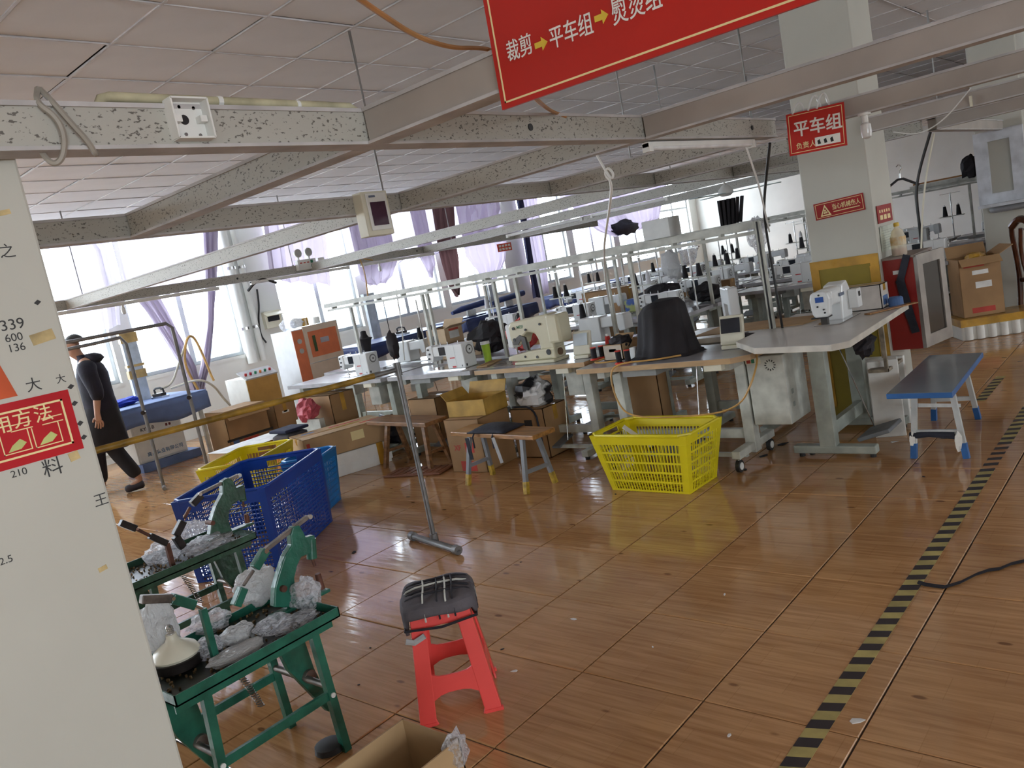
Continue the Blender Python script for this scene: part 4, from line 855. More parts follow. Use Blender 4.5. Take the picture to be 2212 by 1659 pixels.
# ---- red stool with tied cushion
RP = M('coral_red_plastic', (.86, .085, .075), .3, var=.06, scale=3)
def stool(label, loc, rz, s=1, m=RP, cushion='dark', group='plastic stools'):
    r = thing('plastic_stool', label, 'stool', loc, rz, group); H_ = .395*s; B_, T_ = .148*s, .105*s
    def pt(sx, sy, z, inx=0, iny=0): k = B_+(T_-B_)*z/H_; return Vector((sx*(k-inx), sy*(k-iny), z))
    w, t = .06*s, .008*s
    for sx in (1, -1):
        for sy in (1, -1):
            rings = []
            for z, ww in ((0, w*1.15), (.02*s, w), (H_*.5, w*.95), (H_*.97, w*.9)):
                rings.append([pt(sx, sy, z), pt(sx, sy, z, ww, 0), pt(sx, sy, z, ww, t), pt(sx, sy, z, t*1.6, t*1.6), pt(sx, sy, z, t, ww), pt(sx, sy, z, 0, ww)])
            if sx*sy < 0: rings = [list(reversed(q)) for q in rings]
            loft(G(), rings).build('leg', m, r, bevel=.003)
            f = G(); k = pt(sx, sy, .006); f.box((k.x-sx*.028*s, k.y-sy*.028*s, .007), (.066*s, .066*s, .014)); 
            G().bx((min(k.x+sx*.006, k.x-sx*w), k.y-sy*.004-.006, 0), (max(k.x+sx*.006, k.x-sx*w), k.y-sy*.004+.008, .012)).build('foot_flare', m, r)
    for ax in (0, 1):
        for sg in (1, -1):
            def mp(a, z, d): k = (B_+(T_-B_)*z/H_-d)*sg; return Vector((a, k, z)) if ax == 0 else Vector((k, a, z))
            def poly(zs, nm):
                n = 8; ps = []
                for i in range(n+1):
                    u_ = -1+2*i/n; z = zs[0](u_); ps.append((u_*(B_+(T_-B_)*z/H_-w*.5), z))
                for i in range(n+1):
                    u_ = 1-2*i/n; z = zs[1](u_); ps.append((u_*(B_+(T_-B_)*z/H_-w*.5), z))
                G().prism(ps, mp, .001, t).build(nm, m, r)
            poly((lambda u: (.105-.05*abs(u)**3)*s, lambda u: (.165+.04*abs(u)**4)*s), 'rail')
            poly((lambda u: H_-(.05+.03*abs(u)**3)*s, lambda u: H_-.004*s), 'apron')
    G().box((0, 0, H_-.006*s), (2*T_+.004, 2*T_+.004, .02*s)).build('seat', m, r, bevel=.008)
    if cushion:
        R_ = 1.22*T_
        def cs(u, v):
            a = 2*math.pi*u; cxx, syy = math.cos(a), math.sin(a); k = (abs(cxx)**5+abs(syy)**5)**(-1/5)
            rr = R_*min(1.0, v/.78)*k; z = H_+.045*s-.014*(v/.78)**2
            if v > .78: z -= (v-.78)/.22*(.075 if abs(cxx) > .75 else .028)*s*(1+.25*math.sin(a*5+1)); rr *= 1.02
            z += .004*math.sin(a*6+v*9)
            return (rr*cxx, rr*syy, z)
        cm = M('dark_grey_cushion', (.11, .1, .112), .9, var=.15, scale=12, bump=.2)
        cu = G().sheet(cs, 56, 16).build('cushion', cm, r, True, thick=.012)
        if cushion == 'tied':
            BS, WS = M('black_strap', (.018, .016, .022), .8), M('white_strap', (.6, .6, .55), .8)
            zt_ = H_+.053*s
            for k, (off_, mm) in enumerate(((-.06, BS), (-.02, BS), (.02, WS), (.032, BS), (.065, BS))):
                G().tube([(-R_*1.03, off_, H_-.03), (-R_*1.04, off_, H_+.02), (-R_*.8, off_+.004, zt_-.004), (0, off_-.004, zt_+.004), (R_*.8, off_+.003, zt_-.004), (R_*1.04, off_, H_+.02), (R_*1.05, off_-.006, H_-.03)], .0042, 6, smooth=1).build('strap', mm, cu)
            for off_, mm in ((-.05, WS), (.0, BS), (.03, WS), (.055, BS)):
                G().tube([(off_, -R_*1.04, H_-.02), (off_, -R_*1.04, H_+.02), (off_, -R_*.8, zt_-.002), (off_+.005, 0, zt_+.005), (off_, R_*.8, zt_-.002), (off_, R_*1.05, H_+.0)], .0036, 6, smooth=1).build('strap', mm, cu)
            q = R_*1.0; G().tube([(-q, -q, H_-.04), (0, -q*1.03, H_-.05), (q, -q, H_-.035), (q*1.02, 0, H_-.045), (q, q, H_-.03), (0, q*1.02, H_-.04), (-q, q, H_-.04), (-q*1.02, 0, H_-.05)], .005, 6, close=True).build('strap', BS, cu)
            q = B_*.88; lg = G(); lg.tube([(-q*1.02, -q*.98, H_-.075), (-q*.8, -q*1.0, H_-.085), (-q*.5, -q*.98, H_-.07)], .011, 6); lg.build('grey_tie', M('grey_tie_cloth', (.42, .42, .42), .9), r)
    return r
stool('coral red plastic stool with strapped grey cushion in the open floor', (-2.18, 1.785, 0), math.radians(47), 1.0, RP, 'tied')
# ---- open carton at the lower edge
KR = M('kraft_board', (.36, .21, .095), .75, var=.1, scale=4); KR2 = M('kraft_board_light', (.46, .3, .15), .75, var=.1, scale=4); KIN = M('kraft_inside', (.2, .125, .06), .8, var=.1, scale=4)
def carton(label, loc, d, rz=0, m=KR, open_=False, flaps=(), tape=True, group=None, marks=(), tm=AMB, name='carton'):
    """d = (x, y, z); five panels, optional lid and open flaps"""
    r = thing(name, label, 'carton', loc, rz, group); x, y, z = d[0]/2, d[1]/2, d[2]; t = .005
    for a, b in (((-x, -y, 0), (x, -y+t, z)), ((-x, y-t, 0), (x, y, z)), ((-x, -y, 0), (-x+t, y, z)), ((x-t, -y, 0), (x, y, z))): G().bx(a, b).build('side_panel', m, r)
    G().bx((-x, -y, 0), (x, y, t)).build('bottom_panel', m, r)
    if not open_:
        G().bx((-x, -y, z-t), (x, -.002, z)).build('top_flap', m, r); G().bx((-x, .002, z-t), (x, y, z)).build('top_flap', m, r)
        if tape: G().bx((-x-.001, -.025, z-t), (x+.001, .025, z+.0008)).build('tape', tm, r); G().bx((-x-.001, -.025, z*.7), (x+.001, .025, z)).build('tape', tm, r)
    for side, ang, ln in flaps:
        g = G()
        if side in 'LR':
            s = -1 if side == 'L' else 1; g.bar((s*x, 0, z), (s*x+s*math.cos(ang)*ln, 0, z+math.sin(ang)*ln), y*1.96, t)
        else:
            s = -1 if side == 'F' else 1; g.bar((0, s*y, z), (0, s*y+s*math.cos(ang)*ln, z+math.sin(ang)*ln), x*1.96, t)
        g.build('flap', m, r)
    for face, a, b, w_, h_, mm in marks:
        if face == 'F': G().bx((a-w_/2, -y-.001, b-h_/2), (a+w_/2, -y, b+h_/2)).build('print', mm, r)
        elif face == 'R': G().bx((x, a-w_/2, b-h_/2), (x+.001, a+w_/2, b+h_/2)).build('print', mm, r)
        elif face == 'T': G().bx((a-w_/2, b-h_/2, z), (a+w_/2, b+h_/2, z+.001)).build('print', mm, r)
    return r
A_, B2_ = atz(872, 1553, .3), atz(980, 1602, .3)
r = carton('open empty carton with clear film over one corner beside the red stool', ((A_.x+B2_.x)/2, A_.y-.2, 0), (abs(B2_.x-A_.x)+.01, .4, .3), 0, KR2, True)
G().ball((.105, .19, .27), (.022, .04, .05), 12, 8, .5, 4).build('clear_film', PLB, r)
# ---- slatted baskets
def basket(name, label, loc, rz, bl, bw, tl, tw, h, m, nl, nw, rows, rim, group='plastic baskets', barw=.007, handle=True, cat='basket', strip=.012):
    r = thing(name, label, cat, loc, rz, group)
    def wall(ax, sg, n):
        B0, T0, W0, W1 = (bl/2, tl/2, bw/2, tw/2) if ax == 0 else (bw/2, tw/2, bl/2, tl/2)
        def mp(u, v): a = u*(B0+(T0-B0)*v); d = (W0+(W1-W0)*v)*sg; return Vector((a, d, v*h)) if ax == 0 else Vector((d, a, v*h))
        g = G(); up = (0, 1, 0) if ax == 0 else (1, 0, 0)
        for i in range(1, n):
            u = -1+2*i/n; hh = 1
            if handle and ax == 1 and abs(u) < .36: hh = .76
            g.bar(mp(u, 0), mp(u, hh), barw, .003, up)
        for j in range(rows+1):
            v = .02+.84*j/rows; g.bar(mp(-1, v), mp(1, v), .012 if j in (0, rows) else .01, .0045, up) if False else g.bar(mp(-1, v), mp(1, v), .0045, strip, (0, 0, 1))
        g.build('slatted_wall', m, r)
        t = G(); q = .86
        if handle and ax == 1:
            for a, b in ((-1, -.38), (.38, 1)): t.add([mp(a, q), mp(b, q), mp(b, 1), mp(a, 1)], [(0, 1, 2, 3)])
            t.add([mp(-.38, .95), mp(.38, .95), mp(.38, 1), mp(-.38, 1)], [(0, 1, 2, 3)])
        else: t.add([mp(-1, q), mp(1, q), mp(1, 1), mp(-1, 1)], [(0, 1, 2, 3)])
        t.build('wall_band', m, r, thick=.005)
    for ax in (0, 1):
        for sg in (1, -1): wall(ax, sg, nl if ax == 0 else nw)
    for sx in (1, -1):
        for sy in (1, -1):
            k = .035; g = G()
            g.add([(sx*(bl/2-k), sy*bw/2, 0), (sx*bl/2, sy*bw/2, 0), (sx*bl/2, sy*(bw/2-k), 0), (sx*(tl/2-k*1.3), sy*tw/2, h), (sx*tl/2, sy*tw/2, h), (sx*tl/2, sy*(tw/2-k*1.3), h)], [(0, 1, 4, 3), (1, 2, 5, 4)])
            g.build('corner_post', m, r, thick=.006)
    rr = [(-tl/2, -tw/2, h), (tl/2, -tw/2, h), (tl/2, tw/2, h), (-tl/2, tw/2, h)]; c = .05
    ring = []
    for i, p in enumerate(rr):
        sx, sy = (1 if p[0] > 0 else -1), (1 if p[1] > 0 else -1)
        a, b = (p[0]-sx*c, p[1], h), (p[0], p[1]-sy*c, h)
        ring += [b, a] if i in (0, 2) else [a, b]
    G().tube(ring, .011, 8, close=True).build('rim', rim, r, True)
    g = G(); n = 9
    for i in range(n+1): g.bar((-bl/2+bl*i/n, -bw/2, .006), (-bl/2+bl*i/n, bw/2, .006), .012, .005)
    for i in range(6): g.bar((-bl/2, -bw/2+bw*i/5, .006), (bl/2, -bw/2+bw*i/5, .006), .012, .005)
    g.build('slatted_base', m, r)
    return r
YB = M('yellow_basket_plastic', (.76, .64, .012), .35, var=.06, scale=4); BB = M('blue_crate_plastic', (.006, .055, .34), .3, var=.08, scale=4); CB = M('cyan_basket_plastic', (.01, .2, .55), .3, var=.08, scale=4)
basket('slatted_basket', 'yellow slatted plastic basket in front of the wheeled table', (-2.69, 4.19, 0), math.radians(-1.5), .56, .33, .70, .44, .375, YB, 28, 18, 5, YB)
o = G().bar((0, 0, 0), (.2, .06, -.06), .05, .004).build('cloth_strip', WPRINT, loc=(-2.93, 4.2, .375), rot=(0, .5, 0)); tag(o, 'white cloth strip lying over the yellow basket rim', 'cloth')
basket('slatted_basket', 'large royal blue mesh crate behind the dark green press', (-4.775, 2.61, 0), math.radians(124), .90, .55, .95, .60, .53, BB, 44, 28, 17, BB, barw=.006, strip=.008)
basket('slatted_basket', 'yellow slatted basket tucked behind the blue crate', (-6.1, 3.33, 0), math.radians(122), .6, .38, .74, .5, .42, YB, 26, 16, 5, YB)
basket('slatted_basket', 'small cyan basket against the end of the blue crate', (-5.25, 3.36, 0), math.radians(124), .26, .24, .34, .32, .42, CB, 18, 16, 8, CB, handle=False)
# ---- near garment rack: pipe stand with a cross bar wrapped in yellow tape
PIPE = M('grey_steel_pipe', (.2, .2, .2), .4, .5, var=.15, scale=12)
r = thing('garment_rack', 'grey pipe garment rack with yellow taped rail', 'garment rack', (-3.54, 2.965, 0))
f0, f1 = Vector((-.23, .03, .028)), Vector((.26, -.075, .028))
zb_ = 1.07; pt = Vector((.155, -.12, 0))
G().tube([f0-Vector((.0, 0, .012)), f0, f1, f1+Vector((.012, -.003, -.014))], .02, 10).build('foot_pipe', PIPE, r, True)
for q in (f0, f1): G().cyl(q-(f1-f0).normalized()*.02, q+(f1-f0).normalized()*.02, .027, n=12).build('pipe_elbow', PIPE, r, True)
G().tube([(0, 0, .028), (0, 0, zb_+.02)], .015, 10).build('upright_pipe', PIPE, r, True)
G().cyl((0, 0, .02), (0, 0, .075), .024, n=12).build('pipe_tee', PIPE, r, True); G().cyl((0, 0, zb_-.035), (0, 0, zb_+.04), .022, n=12).build('pipe_tee', PIPE, r, True)
e1 = atz(225, 975, zb_)-Vector((-3.54, 2.965, 0)); e1 = Vector((-.345, -1.96, zb_))
YT = M('yellow_taped_rail', (.38, .22, .03), .35, var=.3, scale=10, bump=.2)
G().tube([(0, 0, zb_), Vector((0, 0, zb_)).lerp(e1, .1)], .014, 10).build('rail_end', PIPE, r, True)
G().tube([Vector((0, 0, zb_)).lerp(e1, .08), e1], .0165, 10).build('taped_rail', YT, r, True)
e0 = Vector((e1.x, e1.y, 0)); G().tube([e0+Vector((0, 0, .03)), e0+Vector((0, 0, zb_))], .015, 10).build('upright_pipe', PIPE, r, True)
G().tube([e0+Vector((-.2, .03, .02)), e0+Vector((.2, -.04, .02))], .02, 10).build('foot_pipe', PIPE, r, True)
# ---- benches
WOODT = M('varnished_bench_top', (.36, .17, .05), .35, var=.25, scale=6, stretch=(1, 8, 8)); WOODB = M('brown_bench_wood', (.24, .115, .045), .5, var=.25, scale=6, stretch=(1, 6, 6))
GLEG = M('grey_painted_leg', (.24, .25, .27), .4, var=.1)
def bench(label, top, h, legs, tm, lm, t=.035, foot=None, splay=1, name='bench', rail=True, lw=.028):
    c = Vector((sum(p[0] for p in top)/4, sum(p[1] for p in top)/4, 0))
    r = thing(name, label, 'bench', c)
    G().prism([(p[0]-c.x, p[1]-c.y) for p in top], lambda a, b, d: (a, b, d), h-t, h).build('seat_board', tm, r, bevel=.004)
    for (bx_, by_), (tx, ty) in legs:
        p, q = Vector((bx_-c.x, by_-c.y, 0)), Vector((tx-c.x, ty-c.y, h-t))
        lg = G().bar(p, q, lw, lw, (0, 1, 0)).build('leg', lm, r)
        if foot: G().bar(p, p.lerp(q, .22), lw+.004, lw+.004, (0, 1, 0)).build('taped_foot', foot, lg)
    if rail:
        for a, b in ((0, 1), (2, 3)):
            P_ = [Vector((legs[k][0][0]-c.x, legs[k][0][1]-c.y, 0)).lerp(Vector((legs[k][1][0]-c.x, legs[k][1][1]-c.y, h-t)), .38) for k in (a, b)]
            G().bar(P_[0], P_[1], .02, .025).build('stretcher', lm, r)
    return r
YFT = M('yellow_foot_tape', (.55, .36, .05), .4, var=.25, scale=25)
r = bench('short varnished bench with yellow taped feet and dark pad', [(-4.36, 4.02), (-3.45, 3.90), (-3.43, 4.12), (-4.34, 4.25)], .40,
    [((-4.24, 3.98), (-4.2, 4.06)), ((-4.217, 4.235), (-4.19, 4.18)), ((-3.57, 3.865), (-3.6, 3.96)), ((-3.512, 4.113), (-3.58, 4.09))], WOODT, GLEG, .032, YFT)
DK = M('dark_navy_pad', (.025, .027, .04), .85, var=.3, scale=10, bump=.3)
G().sheet(lambda u, v: ((u-.5)*.36-.04, (v-.5)*.24, .407+.035*(1-abs(2*u-1)**3)*(1-abs(2*v-1)**3)), 14, 10).build('seat_pad', DK, r, True, thick=.01)
for xx in (-.16, .03): G().tube([(xx, -.13, .3), (xx, -.13, .405), (xx, 0, .442), (xx, .12, .405)], .006, 6, smooth=1).build('pad_tie', DK, r)
G().bar((-.2, -.15, .38), (-.19, -.15, .22), .035, .004, (0, 1, 0)).build('hanging_tie', DK, r); G().bar((.05, -.14, .38), (.1, -.15, .2), .03, .004, (0, 1, 0)).build('hanging_tie', M('grey_tie_cloth', (0, 0, 0)), r)
bench('brown wooden bench half hidden behind the pipe rack', [(-5.75, 4.33), (-4.85, 4.22), (-4.83, 4.46), (-5.73, 4.57)], .42,
    [((-5.56, 4.29), (-5.54, 4.4)), ((-5.50, 4.55), (-5.52, 4.48)), ((-4.95, 4.27), (-4.98, 4.32)), ((-4.93, 4.5), (-4.97, 4.42))], WOODB, WOODB, .035, lw=.035)
BT = M('grey_blue_bench_top', (.2, .24, .27), .25, var=.06, scale=3); BE = M('blue_edge_band', (.03, .13, .36), .4); BL_ = M('pale_painted_leg', (.56, .57, .55), .4)
r = bench('grey topped bench with blue edge and white legs beside the tape line', [(-1.43, 4.62), (-1.09, 4.60), (-1.14, 5.66), (-1.46, 5.68)], .425,
    [((-1.37, 4.78), (-1.34, 4.84)), ((-1.10, 4.79), (-1.15, 4.84)), ((-1.455, 5.61), (-1.4, 5.5)), ((-1.2, 5.626), (-1.22, 5.5))], BE, BL_, .03, BE)
c = Vector((-1.28, 5.14, 0))
G().prism([(p[0]-c.x, p[1]-c.y) for p in [(-1.425, 4.625), (-1.095, 4.605), (-1.145, 5.655), (-1.455, 5.675)]], lambda a, b, d: (a, b, d), .425, .4262).build('seat_laminate', BT, r)
G().bar((-.06, -.3, .3), (.02, .3, .14), .022, .022).build('diagonal_brace', BL_, r)
G().tube([(-.1, -.34, .13), (0, -.35, .14), (.13, -.34, .13)], [.022, .016, .022], 8).build('wrapped_rag', DK, r)
for xx in (-.085, .15): G().ball((xx, -.35, .1), (.022, .02, .06), 8, 6, .5, 3).build('rag_tie', WPRINT, r)
# ---- floor tape and strip
r = thing('floor_tape', 'black and yellow striped hazard tape stuck along the floor', 'floor tape', (-.965, 1.0, 0))
G().bx((-.033, 0, 0), (.033, 4.95, .0012)).build('yellow_tape', M('hazard_yellow', (.42, .34, .12), .5, var=.15, scale=10), r)
BKT = M('hazard_black', (.035, .026, .03), .5)
sm = G().add([(-.033, 0, .0016), (.033, .022, .0016), (.033, .07, .0016), (-.033, .048, .0016)], [(0, 1, 2, 3)]).mesh('black_stripe', BKT)
for k in range(50): put('black_stripe', sm, r, (0, .01+k*.0985, 0))
r = thing('floor_tape', 'faded striped hazard tape piece further along the floor', 'floor tape', (-1.28, 6.1, 0))
G().bx((-.03, 0, 0), (.03, .75, .0012)).build('yellow_tape', M('hazard_yellow', (0, 0, 0)), r)
for k in range(7): put('black_stripe', sm, r, (0, .01+k*.1, 0))
pts = [atz(u, v, .004) for u, v in ((1983, 1257), (2000, 1263), (2040, 1268), (2075, 1258), (2110, 1240), (2135, 1232), (2160, 1228), (2185, 1218), (2240, 1205))]
g = G(); w_ = .012
g.v = [tuple(p+Vector((0, s*w_, .001*(i % 2)))) for i, p in enumerate(pts) for s in (-1, 1)]; g.f = [(2*i, 2*i+2, 2*i+3, 2*i+1) for i in range(len(pts)-1)]
tag(g.build('fabric_strip', M('black_fabric_strip', (.012, .01, .016), .8), thick=.004), 'black fabric strip lying on the floor beyond the tape', 'fabric strip')
SCR = M('dark_scrap', (.02, .018, .02), .9); SCW = M('white_scrap', (.7, .68, .65), .9)
for k, (u, v, s, wht) in enumerate(((1850, 1558, .02, 1), (1240, 1338, .012, 1), (1112, 1450, .012, 1), (765, 1193, .02, 0), (1565, 1285, .008, 1), (1125, 1215, .006, 0), (1085, 1403, .007, 0), (1755, 980, .03, 0), (1895, 925, .03, 0), (1650, 985, .03, 0), (1690, 960, .04, 0), (1610, 1015, .02, 0), (700, 1085, .05, 0), (1330, 1068, .01, 0), (1410, 1398, .006, 1), (1575, 1590, .008, 1), (960, 880, .01, 0), (775, 1480, .006, 0), (800, 1400, .006, 0), (1995, 1030, .008, 0), (1930, 955, .02, 1))):
    p = atz(u, v, 0); n = 6
    g = G(); g.prism([(s*(.5+.5*RND.random())*math.cos(i*math.pi/3)*1.6, s*(.5+.5*RND.random())*math.sin(i*math.pi/3)*.8) for i in range(n)], lambda a, b, d: (a, b, d), .0005, .003)
    tag(g.build('fabric_scrap', SCW if wht else SCR, loc=(p.x, p.y, 0), rot=(0, 0, RND.random()*6)), 'small white scrap lying on the tiles' if wht else 'small dark cloth scrap lying on the tiles', 'scrap', 'white floor scraps' if wht else 'dark floor scraps')
# ================================================================ window side
LIL = translucent('lilac_curtain_cloth', (.62, .58, .66), .33); LIL2 = translucent('mauve_curtain_cloth', (.44, .38, .47), .28); BRW = translucent('brown_cloth', (.12, .06, .06), .2)
def patch(label, rows, x, m, nf=6, amp=.03, nu=40, nv=24, name='curtain', cat='curtain', grp=None, ph=0, ext=True):
    """rows: list of (left px, right px) from top to bottom, on the plane x"""
    P_ = [(atx(*a, x), atx(*b, x)) for a, b in rows]
    if ext: P_.insert(0, (Vector((x, P_[0][0].y, 3.82)), Vector((x, P_[0][1].y, 3.82))))
    n = len(P_)-1; c = P_[0][0].copy()
    def fn(u, v):
        t = v*n; i = min(int(t), n-1); f = t-i; f2 = f
        a = P_[i][0].lerp(P_[i+1][0], f2); b = P_[i][1].lerp(P_[i+1][1], f2); p = a.lerp(b, u)
        w = (b-a).length; k = amp*min(1.4, .5+.25/max(.12, w))
        p = p - c
        return (p.x + k*math.sin(u*nf*2*math.pi+ph+.8*math.sin(v*3+u*2)) + .4*k*math.sin(u*nf*4.7*math.pi+v*4), p.y, p.z+.02*math.sin(u*nf*3+ph)*(v if v > .9 else 0))
    o = G().sheet(fn, nu, nv).build(name, m, loc=c, smooth=True); return tag(o, label, cat, grp)
xc = XW+.17
patch('pale lilac curtain hanging beside the near white column', [((60, 500), (205, 500)), ((105, 545), (232, 540)), ((140, 650), (255, 640)), ((152, 722), (262, 704))], xc, LIL, 5)
patch('wide pale lilac curtain over the upper panes above the blue table', [((225, 480), (462, 470)), ((240, 530), (466, 510)), ((262, 612), (462, 600)), ((290, 650), (440, 618))], xc, LIL, 8, .05, 64, 32)
patch('slanting mauve curtain strand running into the knot', [((278, 628), (330, 622)), ((318, 680), (362, 672)), ((362, 745), (396, 735)), ((398, 800), (422, 792)), ((414, 846), (434, 842))], xc+.05, LIL2, 4, .04, ext=False)
patch('straight mauve curtain strand hanging down to the knot', [((438, 500), (468, 495)), ((444, 600), (468, 590)), ((446, 700), (462, 695)), ((434, 790), (452, 785)), ((422, 846), (440, 842))], xc+.06, LIL2, 3, .04)
r = thing('curtain_rail', 'long white curtain rail fixed high on the window wall', 'curtain rail', (xc, 2.0, 3.8))
G().cyl((0, 0, .0), (0, 18.8, .0), .02, n=8).build('rod', WHITEP, r)
for k in range(8): G().bx((XW-xc-.005, .2+k*2.6, -.01), (.0, .22+k*2.6, .01)).build('bracket', WHITEP, r)
bag('knotted end of the pale curtain above the blue table', tuple(atx(428, 852, xc)), .1, .1, .09, LIL2, 4, .6, 'curtain_knot', 14, 'curtain', None)
patch('short lilac curtain behind the emergency lamp', [((555, 430), (690, 420)), ((568, 490), (700, 468)), ((580, 580), (712, 570)), ((592, 606), (716, 615))], xc, LIL2, 6)
patch('wide lilac curtain sagging behind the breaker box', [((715, 430), (1075, 390)), ((738, 500), (1085, 425)), ((755, 560), (1070, 500)), ((765, 600), (960, 545))], xc, LIL, 10, .05, 80, 24)
patch('torn lilac curtain piece below the tube lamp', [((772, 580), (858, 565)), ((778, 605), (850, 596)), ((800, 618), (835, 610))], xc+.1, LIL2, 4)
patch('ragged mauve cloth tail hanging by the window frame', [((905, 560), (938, 550)), ((918, 585), (942, 570)), ((928, 598), (932, 600))], xc+.1, LIL2, 2)
patch('dark brown cloth hanging in the window behind the rail', [((930, 440), (978, 430)), ((944, 540), (985, 530)), ((952, 570), (992, 560)), ((968, 620), (996, 612)), ((985, 640), (990, 640))], xc+.1, BRW, 3)
patch('lilac curtain drawn into a point beside the orange notice', [((1005, 555), (1095, 525)), ((1025, 580), (1092, 560)), ((1045, 610), (1075, 600)), ((1055, 625), (1062, 622))], xc, LIL2, 5)
patch('narrow mauve curtain gathered against the window pier', [((1122, 430), (1160, 425)), ((1130, 480), (1165, 470)), ((1145, 560), (1180, 550)), ((1162, 640), (1188, 632))], xc, LIL2, 4)
patch('dark navy curtain strip hanging beside the window pier', [((1128, 500), (1142, 495)), ((1140, 580), (1155, 575)), ((1152, 645), (1168, 640))], xc+.08, translucent('navy_cloth', (.03, .03, .07), .1), 2)
patch('long mauve curtain bunched up along the far windows', [((1205, 380), (1440, 350)), ((1220, 430), (1440, 395)), ((1250, 470), (1430, 440)), ((1290, 500), (1425, 470)), ((1330, 512), (1400, 490))], xc+.1, LIL2, 11, .06, 80, 24)
o = G().ball((0, 0, 0), (.12, .55, .17), 18, 10, .5, 9).build('navy_bundle', M('navy_bundle_cloth', (.02, .02, .035), .9, var=.2, bump=.3), loc=atx(1350, 492, xc+.14), smooth=True); tag(o, 'navy cloth bundle slung in the bunched mauve curtain', 'cloth bundle')
# ---- pipes on the wall pier, meter box, cables
for (u0, v0, u1, v1, rr, lab) in ((508, 560, 548, 785, .07, 'thick white drain pipe standing against the window pier'), (524, 560, 565, 800, .045, 'slimmer white drain pipe beside the thick one')):
    a = atx(u1, v1, XW+.1); a.y += .1 if rr < .05 else 0
    r = thing('drain_pipe', lab, 'pipe', (XW+rr+.02, a.y, .85)); G().cyl((0, 0, 0), (0, 0, ZC-.85), rr, n=16).build('pipe', PLASTER, r, True)
    for zz in (.5, 1.4): G().cyl((0, 0, zz), (0, 0, zz+.04), rr+.008, n=16).build('pipe_clip', CHROME, r)
c = atx(585, 690, XW+.01)
r = thing('meter_box', 'cream breaker panel with open cover on the window pier', 'breaker box', (XW, c.y, c.z))
G().bx((0, -.14, -.13), (.09, .14, .13)).build('box', CREAMP, r, bevel=.006); G().bx((.09, -.1, -.03), (.1, .1, .05)).build('breaker_row', BLACKP, r); G().box((.12, 0, .08), (.1, .3, .012), rot=Matrix.Rotation(.5, 3, 'Y')).build('cover', CREAMP, r)
loop([atx(555, 625, XW+.05), atx(560, 660, XW+.05), atx(558, 690, XW+.05), atx(563, 725, XW+.05), atx(575, 740, XW+.05)], .014, 'power_cable', 'black cable running down the window pier', CORDB)
loop([atx(536, 628, XRR-.1), atx(548, 612, XRR), atx(565, 602, XRR), atx(582, 606, XRR), atx(597, 611, XRR)], .016, 'black_hose', 'short black hose bent under the trunking', CORDB, 'hose')
# ---- ironing tables with blue covers
BLUEC = M('faded_blue_cover', (.14, .2, .38), .8, var=.15, scale=3, bump=.15); NAVY = M('navy_table_cover', (.015, .035, .14), .5, var=.2, scale=3)
def irontable(label, x0, x1, y0, y1, z, m, skirt=.2, leg=True):
    r = thing('ironing_table', label, 'ironing table', ((x0+x1)/2, (y0+y1)/2, 0), group='ironing tables'); hx, hy = (x1-x0)/2, (y1-y0)/2
    G().bx((-hx, -hy, z-.04), (hx, hy, z)).build('padded_top', m, r, bevel=.012)
    def sk(u, v): return (hx+.006+.012*v*math.sin(u*40), -hy+2*hy*u, z-.02-skirt*v*(1+.12*math.sin(u*17)))
    G().sheet(sk, 60, 4).build('skirt', m, r, True, thick=.004)
    def sk2(u, v): return (-hx+2*hx*u, -hy-.006-.012*v*math.sin(u*30), z-.02-skirt*v*(1+.1*math.sin(u*11)))
    G().sheet(sk2, 30, 4).build('skirt', m, r, True, thick=.004)
    for sx in (1, -1):
        for sy in (1, -1): G().bx((sx*(hx-.08)-.02, sy*(hy-.1)-.02, 0), (sx*(hx-.08)+.02, sy*(hy-.1)+.02, z-.04)).build('leg', STEELW, r)
    G().bx((-hx+.08, -hy+.1, .2), (-hx+.11, hy-.1, .24)).build('rail', STEELW, r)
    return r
irontable('faded blue covered ironing table behind the walking person', -10.15, -9.2, 2.3, 4.72, .78, BLUEC, .22)
irontable('navy covered ironing table behind the front machines', -10.2, -9.3, 7.3, 9.1, .80, NAVY, .18)
irontable('navy covered ironing table with sleeve boards', -10.2, -9.35, 9.5, 11.4, .80, NAVY, .2)
irontable('navy covered ironing table under the far bunched curtain', -10.2, -9.3, 12.6, 14.4, .80, NAVY, .22)
irontable('last navy covered ironing table at the far windows', -10.2, -9.3, 15.0, 17.0, .80, NAVY, .22)
for k, (y, lab) in enumerate(((9.9, 'long navy sleeve board on the ironing table'), (10.9, 'second navy sleeve board beyond the long one'))):
    r = thing('sleeve_board', lab, 'sleeve board', (-9.6, y, .8), group='sleeve boards')
    G().tube([(0, -.45, .14), (0, -.2, .17), (0, .45, .2)], [.03, .05, .055], 12, smooth=0).build('pad', NAVY, r, True); G().bx((-.02, -.1, 0), (.02, .1, .13)).build('support', CHROME, r); G().bx((-.06, -.3, 0), (.06, .3, .02)).build('foot', NAVY, r)
def iron(label, p):
    r = thing('steam_iron', label, 'steam iron', p, .4, 'steam irons')
    G().prism([(-.11, -.05), (.05, -.05), (.12, 0), (.05, .05), (-.11, .05)], lambda a, b, d: (a, b, d), 0, .025).build('sole_plate', CHROME, r); G().prism([(-.1, -.04), (.04, -.04), (.08, 0), (.04, .04), (-.1, .04)], lambda a, b, d: (a, b, d), .025, .06).build('body', DIRON, r, bevel=.006)
    G().tube([(-.08, 0, .06), (-.09, 0, .12), (.04, 0, .12), (.05, 0, .06)], .013, 8, smooth=1).build('handle', BLACKP, r)
iron('steam iron with tan hoses on the faded blue table', (-9.6, 4.35, .78)); iron('steam iron on the navy table behind the hanging bag', (-9.6, 8.3, .8))
